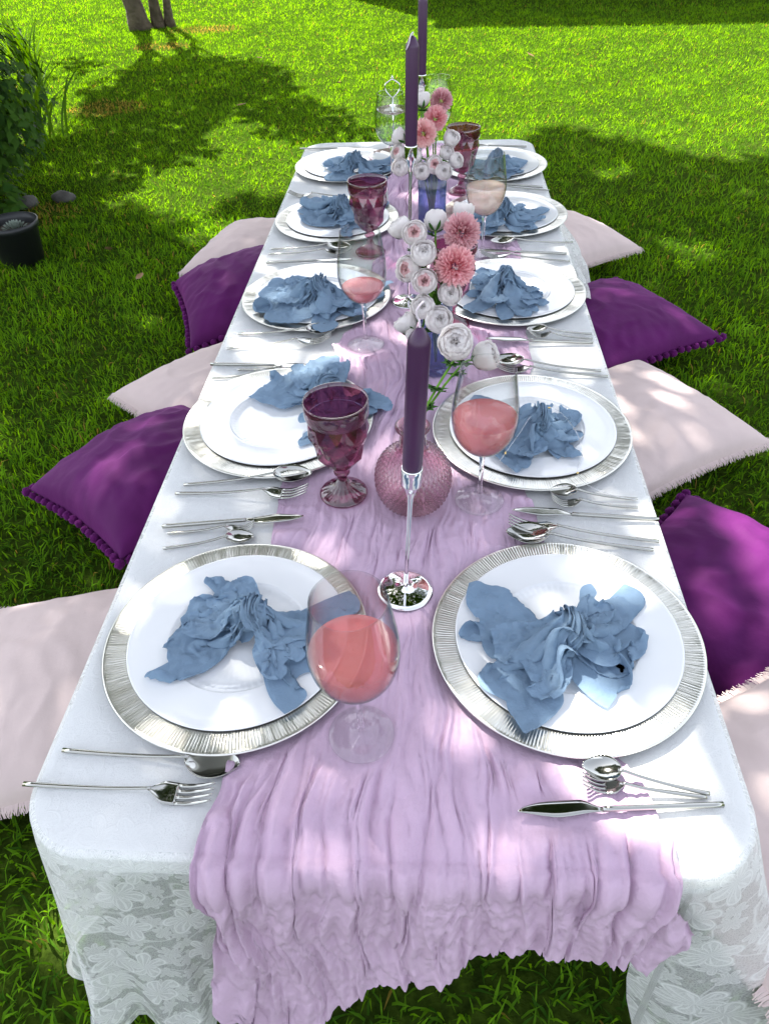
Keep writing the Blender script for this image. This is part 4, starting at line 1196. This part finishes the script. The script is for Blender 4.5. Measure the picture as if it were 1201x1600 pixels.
# ================================================================== GLASSES
def wine_meshes():
    fo = [(.0005, .0012), (.030, .0010), (.0362, .0012), (.0370, .0018), (.0362, .0026), (.022, .0048), (.010, .0085), (.0045, .0135)]
    v, f = lathe(fo, 64); foot = mesh('foot', v, f, True, mats=[MT['foot']])
    v, f = lathe([(.0044, .0130), (.0036, .022), (.0032, .045), (.0034, .070), (.0046, .086), (.0070, .0925), (.0003, .0935)], 24); stem = mesh('stem', v, f, True, mats=[MT['stem']])
    ou = [(.0060, .0930), (.0140, .0955), (.0250, .1020), (.0350, .1130), (.0425, .1280), (.0460, .1450), (.0465, .1600), (.0450, .1780), (.0420, .1980), (.0390, .2180), (.0374, .2300)]
    o_ = spline(ou, 40); i_ = o_.copy(); i_[:, 0] -= .0011; i_ = i_[::-1]; i_[-1] = (.0005, .0955)
    pr = np.concatenate([[(.0005, .0925)], o_, [(.0370, .2307)], i_])
    v, f = lathe(pr, 72); bowl = mesh('bowl', v, f, True, mats=[MT['glass']])
    return foot, stem, bowl, o_
WF, WS, WB, WPROF = wine_meshes()
def wine_glass(label, loc, level, m, group='stemmed wine glasses'):
    root = thing('wine_glass', label, 'wine glass', (loc[0], loc[1], T + .006), (0, 0, random.uniform(0, 6)), group)
    ob('foot', WF, root); ob('stem', WS, root); ob('bowl', WB, root)
    if level:
        p = [(max(r_ - .0017, .0004), z) for r_, z in WPROF if z < level]
        p[0] = (.0004, p[0][1] + .003)
        rl = np.interp(level, WPROF[:, 1], WPROF[:, 0]) - .0017
        p += [(rl, level), (rl - .0006, level + .0003), (rl * .6, level - .0004), (.0004, level - .0004)]
        v, f = lathe(p, 56); ob('drink', mesh('drink', v, f, True, mats=[MT[m]]), root)
wine_glass('wine glass of pink drink in front of the front left plate', (-.072, .442), .156, 'pink')
wine_glass('wine glass of pink drink beside the second right plate', (.078, .845), .154, 'pink')
wine_glass('wine glass a third full of pink drink by the middle left plate', (-.127, 1.317), .126, 'pink')
wine_glass('wine glass of pale peach drink by the fourth right plate', (.127, 1.758), .158, 'palepink')
wine_glass('empty clear wine glass beside the far left napkin', (-.116, 2.32), 0, None)
wine_glass('clear wine glass behind the farthest candle holder', (.018, 2.50), 0, None)

def goblet_meshes():
    # faceted diamond bowl
    n = 11; rows = 6
    prof = spline([(.010, .054), (.022, .060), (.034, .078), (.0415, .100), (.0450, .122), (.0462, .146)], rows)
    V = []; F = []
    ring = []
    for k in range(rows):
        r_, z = prof[k]
        a = (np.arange(n) + (.5 if k % 2 else 0)) * 2 * PI / n
        bulge = 1.0
        ring.append(len(V)); V += [(r_ * bulge * math.cos(q), r_ * bulge * math.sin(q), z) for q in a]
    for k in range(rows - 1):
        for i in range(n):
            a0 = ring[k] + i; a1 = ring[k] + (i + 1) % n; b0 = ring[k + 1] + i; b1 = ring[k + 1] + (i + 1) % n
            if k % 2 == 0: F += [(a0, a1, b0), (a1, b1, b0)]
            else: F += [(a0, b1, b0), (a0, a1, b1)]
    # diamonds: push one centre of each lozenge inwards
    V2 = np.array(V, float)
    for k in range(1, rows - 1, 1):
        pass
    for k in range(rows):
        f_ = 1.02 if k % 2 == 0 else .90
        V2[ring[k]:ring[k] + n, :2] *= f_
    bowl_out = (V2, F)
    mb = MB(); mb.add(*bowl_out)
    # smooth lip
    v, f = lathe([(.0440, .1445), (.0462, .150), (.0466, .162), (.0466, .1715), (.0460, .1728), (.0446, .1728), (.0438, .165), (.0415, .145), (.0350, .112), (.0255, .080), (.012, .064), (.0005, .0625)], 56)
    mb2 = MB(); mb2.add(v, f)
    bowl = mb.mesh('bowl', [MT['purpleglass']], False); lip = mb2.mesh('lip', [MT['purpleglass']], True)
    v, f = lathe([(.0005, .030), (.0075, .0300), (.0085, .034), (.0075, .0375), (.0125, .0430), (.0125, .0470), (.0075, .0520), (.0110, .0560), (.0005, .0565)], 16)
    knop = mesh('stem', v, f, False, mats=[MT['purpleglass']])
    def rf(Rr, Z, A): return Rr, Z + .0012 * np.cos(A * 16) * (Rr > .010) * (Rr < .034)
    v, f = lathe([(.0005, .0005), (.035, .0005), (.0368, .002), (.0368, .0045), (.034, .0065), (.022, .0120), (.012, .0190), (.0085, .0290), (.0005, .0305)], 64, rf)
    foot = mesh('foot', v, f, True, mats=[MT['purpleglass']])
    return bowl, lip, knop, foot
GB, GL, GK, GF = goblet_meshes()
def goblet(label, loc, rz):
    root = thing('goblet', label, 'goblet', (loc[0], loc[1], T + .006), (0, 0, rz), 'plum pressed glass goblets')
    ob('bowl', GB, root); ob('lip', GL, root); ob('stem', GK, root); ob('foot', GF, root)
goblet('plum pressed glass goblet by the second left plate, nearest goblet', (-.130, .858), .2)
goblet('plum pressed glass goblet by the fourth left plate', (-.147, 1.772), .5)
goblet('plum pressed glass goblet half hidden behind the pink blooms', (.045, 1.40), .9)
goblet('dark plum pressed glass goblet right of the far flowers', (.088, 2.19), 1.2)

# ================================================================== CANDLES
def candle_set(ltxt, loc, hh, ch, lean, lean_dir=0, wick=1):
    h = thing('candle_holder', 'slim silver candle holder ' + ltxt, 'candle holder', (loc[0], loc[1], T + .006), (0, lean, lean_dir), 'silver candle holders')
    v, f = lathe([(.0005, .0), (.036, .0), (.0375, .0012), (.0372, .0024), (.030, .0040), (.016, .0056), (.0060, .0072), (.0038, .0100), (.0005, .0105)], 64)
    ob('base', mesh('base', v, f, True, mats=[MT['chrome']]), h)
    v, f = lathe([(.0032, .009), (.0030, .03), (.0028, hh * .5), (.0030, hh - .06), (.0036, hh - .048)], 20)
    ob('stem', mesh('stem', v, f, True, mats=[MT['chrome']]), h)
    v, f = lathe([(.0036, hh - .048), (.0052, hh - .040), (.0095, hh - .028), (.0122, hh - .024), (.0125, hh - .002), (.0122, hh), (.0112, hh), (.0110, hh - .020), (.0005, hh - .021)], 32)
    ob('cup', mesh('cup', v, f, True, mats=[MT['chrome']]), h)
    # the candle stands in the cup
    ax = Matrix.Rotation(lean_dir, 3, 'Z') @ Matrix.Rotation(lean, 3, 'Y') @ Vector((0, 0, hh - .0195))
    c = thing('candle', 'plum taper candle in holder ' + ltxt, 'candle', (loc[0] + ax.x, loc[1] + ax.y, T + .005 + ax.z), (0, lean, lean_dir), 'plum taper candles')
    L = ch
    v, f = lathe([(.0005, .0), (.0108, .0), (.0116, .03), (.0121, L * .5), (.0122, L - .018), (.0115, L - .0135), (.0075, L - .006), (.0040, L - .0015), (.0005, L)], 32)
    ob('wax', mesh('wax', v, f, True, mats=[MT['candle']]), c)
    if wick == 1: pts = spline([(0, 0, L - .002), (-.001, 0, L + .006), (-.004, -.002, L + .014), (-.003, -.004, L + .022), (.002, -.004, L + .029)], 14)
    elif wick == 2: pts = spline([(0, 0, L - .002), (.001, -.003, L + .005), (-.003, -.012, L + .002), (-.006, -.0135, L - .010), (-.0105, -.009, L - .020)], 14)
    else: pts = spline([(0, 0, L - .002), (.001, 0, L + .006), (.002, 0, L + .011)], 6)
    v, f = tube(pts, .0011, 6)
    ob('wick', mesh('wick', v, f, True, mats=[MT['wick']]), c)
candle_set('standing alone at the front between the first plates', (-.029, .660), .212, .198, R(2.9), 0, 1)
candle_set('in front of the far flower vase, middle of three', (-.046, 1.506), .320, .198, R(1.4), 0, 2)
candle_set('behind the far flowers, the farthest of three', (-.030, 2.25), .288, .200, R(.8), 0, 3)

# ================================================================== VASES
def bottle_vase():
    root = thing('vase', 'round rose pink hobnail glass bottle vase behind the front candle', 'vase', (-.022, .842, T + .006))
    prof = spline([(.030, .0006), (.044, .008), (.0525, .026), (.0555, .048), (.052, .070), (.041, .088), (.027, .097)], 64)
    def rf(Rr, Z, A):
        s = np.linspace(0, 1, Rr.shape[0])[:, None] * 20
        w = np.sin(np.pi * np.linspace(0, 1, Rr.shape[0]))[:, None] ** .3
        rowi = np.floor(s); ph = (rowi % 2) * PI
        hob = np.abs(np.sin(s * PI)) * np.clip(np.cos(A * 40 + ph), 0, 1) ** .7
        return Rr + .0027 * hob * w, Z
    pr = [(.0005, .0006)] + [tuple(q) for q in prof]
    v, f = lathe(pr, 320, rf); ob('body', mesh('body', v, f, True, mats=[MT['pinkglass']]), root)
    v, f = lathe([(.027, .097), (.0215, .101), (.0195, .108), (.0190, .124), (.0195, .131), (.0225, .134), (.0250, .137), (.0252, .1405), (.0225, .1425), (.0185, .141), (.0168, .134), (.0165, .110), (.020, .099)], 48)
    ob('neck', mesh('neck', v, f, True, mats=[MT['pinkglass']]), root)
bottle_vase()
def blue_vase(label, loc, r_, h):
    root = thing('vase', label, 'vase', (loc[0], loc[1], T + .006), group='blue ribbed glass vases')
    def rf(Rr, Z, A): return Rr * (1 + .045 * np.abs(np.sin(A * 17)) * (Z > .01)), Z
    v, f = lathe([(.0005, .001), (r_ * .86, .001), (r_ * .96, .006), (r_, .02), (r_ * 1.0, h * .6), (r_ * 1.04, h), (r_ * .98, h), (r_ * .93, h * .6), (r_ * .92, .02), (.0005, .012)], 204, rf)
    ob('body', mesh('body', v, f, True, mats=[MT['blueglass']]), root)
blue_vase('blue ribbed glass vase holding the middle bouquet', (.012, 1.215), .027, .150)
blue_vase('blue ribbed glass vase holding the far bouquet', (.004, 1.915), .034, .160)

# ================================================================== FLOWERS
def peony_mesh(pink, seed, tight=.5):
    r = np.random.default_rng(seed)
    mb = MB()
    layers = [(5, 1.00, .56, .80), (5, .97, .42, .76), (5, .92, .32, .74), (5, .85, .24, .74), (5, .74, .17, .8), (4, .60, .12, .9)]
    for li, (np_, rad, openf, wd) in enumerate(layers):
        for p in range(np_):
            az = 2 * PI * p / np_ + li * .7 + r.normal(0, .12)
            endp = (openf + r.normal(0, .035)) * PI * (.55 if tight > .5 else .5) + .08
            t = np.linspace(0, 1, 8); s = np.linspace(-1, 1, 8)
            Tt, Ss = np.meshgrid(t, s, indexing='ij')
            pol = (PI * .97) + (endp - PI * .97) * Tt
            pol = pol + .16 * (Ss ** 2) * Tt ** 3 + .10 * np.exp(-(Ss / .22) ** 2) * Tt ** 4 * (1 if p % 2 else -1) * .6
            half = wd * (.62 + .85 * np.sin(PI * np.clip(Tt * .8 + .12, 0, 1)))
            A = az + Ss * half
            rr = rad * (1 + (.20 if li == 0 else .10 if li == 1 else .03) * Tt ** 3 * (1 + .4 * np.sin(p * 2.3 + li)) + .07 * perlin(Ss * 3 + seed, Tt * 3 + p * 2, seed + li + 40) + .05 * perlin(Ss * 2 + seed, Tt * 2 + p, seed + li) + .06 * Tt ** 4 * (openf > .4) + .03 * np.cos(Ss * PI)) 
            V = np.stack([rr * np.sin(pol) * np.cos(A), rr * np.sin(pol) * np.sin(A), rr * np.cos(pol) * .93], -1).reshape(-1, 3)
            mb.add(V, grid_faces(8, 8), fm=1 if (pink and li >= 3) else 0)
    # crumpled heart
    for q in range(11):
        az = r.uniform(0, 2 * PI); e = r.uniform(.05, .6)
        t = np.linspace(0, 1, 4); s = np.linspace(-1, 1, 5); Tt, Ss = np.meshgrid(t, s, indexing='ij')
        c = np.array([math.sin(e) * math.cos(az), math.sin(e) * math.sin(az), 0]) * .42
        X = c[0] + .16 * Ss * math.cos(az + 1.6 + .8 * q) + .05 * np.sin(Ss * 5 + q); Y = c[1] + .16 * Ss * math.sin(az + 1.6 + .8 * q) + .05 * np.cos(Ss * 5 + q)
        Z = .30 + .50 * Tt - .25 * e + .04 * np.sin(Ss * 7 + q)
        mb.add(np.stack([X, Y, Z], -1).reshape(-1, 3), grid_faces(5, 4), fm=1 if pink else 0)
    return mb.mesh('bloom', [MT['petal'], MT['petalpink']])
PEONY = [peony_mesh(False, s) for s in (1, 2, 3)]
PINKP = [peony_mesh(True, s) for s in (4, 5)]
def mum_mesh(seed, cols):
    r = np.random.default_rng(seed); n = 680
    mb_v = []; mb_f = []; uv = []
    k = np.arange(n) + .5
    ph = np.arccos(1 - 1.86 * k / n); th = PI * (1 + 5 ** .5) * k
    off = 0
    for i in range(n):
        d = np.array([math.sin(ph[i]) * math.cos(th[i]), math.sin(ph[i]) * math.sin(th[i]), math.cos(ph[i])])
        d += r.normal(0, .07, 3); d /= np.linalg.norm(d)
        ref = np.array([0, 0, 1.0]) if abs(d[2]) < .95 else np.array([1.0, 0, 0])
        s = np.cross(d, ref); s /= np.linalg.norm(s); a = r.uniform(0, 2 * PI) if False else 0
        up = np.cross(s, d)
        R1 = r.uniform(.86, 1.06); w = .044
        bend = up * .10 * r.uniform(.3, 1.3)
        pts = [(.40, .6, 0), (.72, 1.0, .3), (.93, 1.05, .6), (1.0, .55, .9)]
        for (q, ww, bb) in pts:
            c = d * q * R1 + bend * bb
            mb_v += [c - s * w * ww + d * .03, c - bend * .12, c + s * w * ww + d * .03]
            uv += [(q, 0)] * 3
        for q in range(3):
            b_ = off + q * 3
            mb_f += [(b_, b_ + 1, b_ + 4, b_ + 3), (b_ + 1, b_ + 2, b_ + 5, b_ + 4)]
        off += 12
    m, n_, l_, b_, o_ = mat('pink pompon petal %d' % seed)
    uvn = n_.new('ShaderNodeUVMap'); sx = n_.new('ShaderNodeSeparateXYZ'); l_.new(uvn.outputs[0], sx.inputs[0])
    cr_ = n_.new('ShaderNodeValToRGB'); cr_.color_ramp.elements[0].position = .5; cr_.color_ramp.elements[0].color = (*cols[0], 1); cr_.color_ramp.elements[1].position = 1; cr_.color_ramp.elements[1].color = (*cols[1], 1)
    l_.new(sx.outputs[0], cr_.inputs[0]); l_.new(cr_.outputs[0], b_.inputs['Base Color']); b_.inputs['Roughness'].default_value = .8
    tr = n_.new('ShaderNodeBsdfTranslucent'); l_.new(cr_.outputs[0], tr.inputs[0]); mx = n_.new('ShaderNodeMixShader'); mx.inputs[0].default_value = .25
    l_.new(b_.outputs[0], mx.inputs[1]); l_.new(tr.outputs[0], mx.inputs[2]); l_.new(mx.outputs[0], o_.inputs['Surface'])
    return mesh('bloom', np.array(mb_v), mb_f, True, np.array(uv), [m])
MUM = [mum_mesh(1, ((.80, .24, .30), (.90, .56, .58))), mum_mesh(2, ((.80, .30, .33), (.90, .62, .61))), mum_mesh(3, ((.66, .25, .31), (.80, .52, .55)))]
def leaf_mesh():
    # five lobed silk leaf, lightly cupped
    lob = [(-.15, .05), (-.42, .10), (-.80, .02), (-.50, .30), (-.62, .72), (-.26, .50), (0, 1.05), (.26, .50), (.62, .72), (.50, .30), (.80, .02), (.42, .10), (.15, .05)]
    v = [(0, .12, 0)] + [(x, y, .12 * (x * x + (y - .3) ** 2)) for x, y in lob] + [(0, .45, -.02)]
    f = []
    m_ = len(lob)
    for i in range(m_ - 1):
        c = 0 if i in (0, 1, 2, m_ - 2, m_ - 3, m_ - 4) else m_ + 1
        f.append((c, i + 1, i + 2))
    f += [(0, m_ + 1, 4), (0, 10, m_ + 1)]
    return mesh('leaf', v, f, True, mats=[MT['green']])
LEAF = leaf_mesh()
def calyx_mesh():
    mb = MB()
    for i in range(5):
        a = i * 2 * PI / 5
        t = np.linspace(0, 1, 6); pol = PI - t * 1.25
        wd = np.array([.16, .30, .34, .26, .14, .01])
        V = []
        for q in range(6):
            for s in (-1, 0, 1):
                rr = 1.06
                V.append((rr * math.sin(pol[q]) * math.cos(a + s * wd[q] * .9), rr * math.sin(pol[q]) * math.sin(a + s * wd[q] * .9), rr * math.cos(pol[q])))
        mb.add(V, grid_faces(3, 6))
    return mb.mesh('calyx', [MT['green']])
CALYX = calyx_mesh()

def flower(kind, pos, rad, face, mouth, foot, label, cat, group, seed, leaves=1):
    """bloom at pos facing 'face', stem runs back into the vase mouth and down to its foot"""
    r = np.random.default_rng(seed)
    pos = np.array(pos); face = np.array(face, float); face /= np.linalg.norm(face)
    root = thing({'mum': 'chrysanthemum'}.get(kind, 'peony'), label, cat, tuple(foot), group=group)
    foot = np.array(foot)
    rot = Vector(face).to_track_quat('Z', 'Y').to_euler()
    me = {'peony': PEONY[seed % 3], 'bud': PEONY[seed % 3], 'pinkpeony': PINKP[seed % 2], 'mum': MUM[seed % 3]}[kind]
    sc = rad * (.90 if kind != 'mum' else 1.0)
    bl = ob('bloom', me, root, tuple(pos - foot), rot, (sc, sc, sc))
    bl.rotation_euler.rotate_axis('Z', r.uniform(0, 6))
    if kind != 'mum':
        cx = ob('calyx', CALYX, root, tuple(pos - foot), rot, (sc, sc, sc))
        cx.rotation_euler.rotate_axis('Z', r.uniform(0, 6))
    mid = np.array(mouth) + np.array([0, 0, .02])
    p0 = pos - face * rad * .9; p1 = p0 - face * rad * .8 * (1 if np.linalg.norm(p0 - mid) > .05 else .3)
    pts = spline([p0 - foot, p1 - foot, (p1 * .4 + mid * .6) - foot, np.array(mouth) - foot, np.array([0, 0, .006])], 22)
    v, f = tube(pts, np.linspace(.0016, .0022, 22), 8)
    ob('stem', mesh('stem', v, f, True, mats=[MT['stemgreen']]), root)
    for q in range(leaves):
        base = pts[4 + q * 3]
        d = r.normal(0, 1, 3); d[2] = abs(d[2]) * .3; d[1] -= .8; d /= np.linalg.norm(d)
        lr = Vector(d).to_track_quat('Y', 'Z').to_euler()
        ob('leaf', LEAF, root, tuple(base), lr, r.uniform(.016, .024))
    return root

# positions measured on the bouquet: kind, x, y, height above table, radius, facing, label
toC = np.array([0, -.75, .62])
mouthF = (-.014, .842, T + .140)
front_fl = [
 ('peony', .038, .930, .225, .0250, (-.15, -.7, .7), 'large open white peony on the tall stem from the pink bottle vase'),
 ('peony', .082, .955, .190, .0220, (.75, -.25, .45), 'pale white peony turned away right of the large open one')]
for i, (k, x, y, z, rd, fc, lb) in enumerate(front_fl):
    flower(k, (x, y, T + z), rd, fc, mouthF, (-.022, .842, T + .012), lb, 'flower', 'silk flowers in the vases', 300 + i, 4 if i == 0 else 3)
mid_fl = [
 ('peony', -.052, 1.275, .257, .0200, (-.5, .1, .7), 'smooth bluish white peony at the top left of the middle bouquet'),
 ('pinkpeony', -.026, 1.250, .256, .0210, (-.1, -.8, .6), 'pink hearted peony at the upper left of the middle bouquet'),
 ('bud', .009, 1.285, .263, .0195, (.0, .65, .5), 'white bud showing its green calyx left of the upper pink pompon'),
 ('peony', -.011, 1.215, .235, .0215, (.05, -.6, .8), 'full white peony in the centre of the middle bouquet'),
 ('pinkpeony', -.035, 1.225, .205, .0225, (-.55, -.7, .4), 'faded pink hearted peony low on the left of the middle bouquet'),
 ('pinkpeony', -.008, 1.195, .195, .0215, (-.1, -.8, .55), 'open pink hearted peony just above the lower white ones'),
 ('peony', .034, 1.195, .172, .0205, (.2, -.75, .6), 'round tight white peony below the lower pink pompon'),
 ('peony', -.011, 1.175, .158, .0210, (-.2, -.7, .6), 'white peony directly behind the front candle tip'),
 ('bud', -.040, 1.175, .128, .0205, (-.5, .2, .55), 'white bud with green sepals left of the front candle tip'),
 ('peony', .015, 1.160, .141, .0235, (.2, -.7, .6), 'loose white peony right of the front candle tip'),
 ('bud', -.031, 1.145, .122, .0105, (.1, -.8, .5), 'smallest round white bud beside the front candle tip'),
 ('mum', .054, 1.260, .254, .0315, (.2, -.6, .7), 'upper round pink pompon chrysanthemum of the middle bouquet'),
 ('mum', .043, 1.215, .213, .0345, (.1, -.7, .6), 'lower round pink pompon chrysanthemum of the middle bouquet'),
 ('bud', .058, 1.320, .268, .0190, (.2, .4, .8), 'white bud peeping out above the upper pink pompon')]
for i, (k, x, y, z, rd, fc, lb) in enumerate(mid_fl):
    flower(k, (x, y, T + z), rd, fc, (.012 + .3 * (x - .012) * .5, 1.215, T + .150), (.012, 1.215, T + .022), lb, 'flower', 'silk flowers in the vases', (330 if k != 'mum' else 333) + i, 3 if i % 2 == 0 else 2)
far_fl = [
 ('mum', .024, 2.000, .287, .0275, (.2, -.5, .7), 'dusky pink pompon chrysanthemum topmost in the far bouquet'),
 ('mum', .010, 1.970, .255, .0290, (.1, -.7, .6), 'middle pink pompon chrysanthemum of the far bouquet'),
 ('mum', -.019, 1.930, .233, .0320, (0, -.8, .5), 'lowest pink pompon chrysanthemum beside the tall middle candle'),
 ('bud', -.029, 2.000, .309, .0120, (0, -.2, 1), 'small white bud at the very top of the far bouquet'),
 ('bud', -.023, 1.980, .294, .0200, (-.1, .5, .8), 'white peony with sepals under the topmost small bud'),
 ('bud', -.079, 1.950, .221, .0190, (-.7, .3, .5), 'white bud with dark sepals at left of the tall candle'),
 ('peony', -.074, 1.900, .164, .0210, (-.3, -.7, .5), 'white peony at the lower left of the far bouquet'),
 ('pinkpeony', -.079, 1.930, .190, .0180, (-.5, -.6, .5), 'pink hearted peony at the left of the far bouquet'),
 ('peony', .049, 1.950, .214, .0200, (.4, -.4, .7), 'round white peony at the right of the far bouquet'),
 ('peony', .038, 1.930, .188, .0180, (.3, -.6, .5), 'white peony just below the round right one in far bouquet'),
 ('peony', .060, 1.920, .172, .0185, (.6, -.5, .4), 'white peony lowest at the right of the far bouquet'),
 ('pinkpeony', .008, 1.890, .172, .0215, (.1, -.8, .4), 'pink hearted peony low over the far blue vase'),
 ('peony', .030, 1.880, .160, .0205, (.2, -.8, .4), 'white peony low right over the far blue vase'),
 ('peony', -.022, 1.880, .161, .0205, (-.1, -.8, .4), 'white peony low over the left rim of far blue vase'),
 ('peony', -.039, 1.905, .189, .0175, (-.2, -.7, .5), 'white peony partly behind the tall middle candle holder')]
for i, (k, x, y, z, rd, fc, lb) in enumerate(far_fl):
    flower(k, (x, y, T + z), rd, fc, (.004 + .3 * (x - .004), 1.915, T + .160), (.004, 1.915, T + .022), lb, 'flower', 'silk flowers in the vases', (390 if k != 'mum' else 392) + i, 1)

# ================================================================== CAKE STAND at the far end
def cake_stand():
    root = thing('cake_stand', 'two tier glass cake stand with metal loop handle at the far end', 'cake stand', (-.118, 2.50, T + .004))
    def plate(r_, z):
        return lathe([(.0005, z), (r_ * .6, z), (r_, z + .008), (r_ * 1.02, z + .010), (r_, z + .011), (r_ * .6, z + .003), (.0005, z + .003)], 48)
    v, f = plate(.080, .004); ob('tier_plate', mesh('tier_plate', v, f, True, mats=[MT['tierglass']]), root)
    v, f = plate(.050, .138); ob('tier_plate', mesh('tier_plate', v, f, True, mats=[MT['tierglass']]), root)
    v, f = tube([(0, 0, .004), (0, 0, .1), (0, 0, .178)], .0024, 10); ob('rod', mesh('rod', v, f, True, mats=[MT['chrome']]), root)
    pts = spline([(0, 0, .178), (-.010, 0, .186), (-.021, 0, .200), (-.022, 0, .214), (-.012, 0, .222), (0, 0, .228), (.012, 0, .222), (.022, 0, .214), (.021, 0, .200), (.010, 0, .186), (0, 0, .178)], 40)
    mb = MB(); mb.add(*tube(pts, .0018, 8)); mb.add(*tube([(-.006, 0, .226), (0, 0, .236), (.006, 0, .226)], [.001, .004, .001], 8))
    ob('handle', mb.mesh('handle', [MT['chrome']]), root)
cake_stand()

# ================================================================== fairy light wire over the second right napkin
def fairy():
    root = thing('fairy_light_wire', 'thin wire with tiny gold beads trailing over the second right napkin', 'fairy lights', (.17, .99, ZP + .05))
    pts = spline([(-.06, -.085, -.022), (-.03, -.05, .004), (0, .0, .012), (.035, .02, .006), (.06, -.03, .002), (.07, -.06, -.018), (.06, -.11, -.030), (.10, -.14, -.038), (.165, -.15, -.046)], 60)
    v, f = tube(pts, .00035, 5); ob('wire', mesh('wire', v, f, True, mats=[MT['chrome']]), root)
    s, fs = lathe([(math.sin(t) * .0016 + 1e-5, -math.cos(t) * .0028) for t in np.linspace(0, PI, 7)], 8)
    bm = mesh('bead', s, fs, True, mats=[MT['brass']])
    for q in (3, 20, 43): ob('bead', bm, root, tuple(pts[q]), (1.2, .3, q))
fairy()
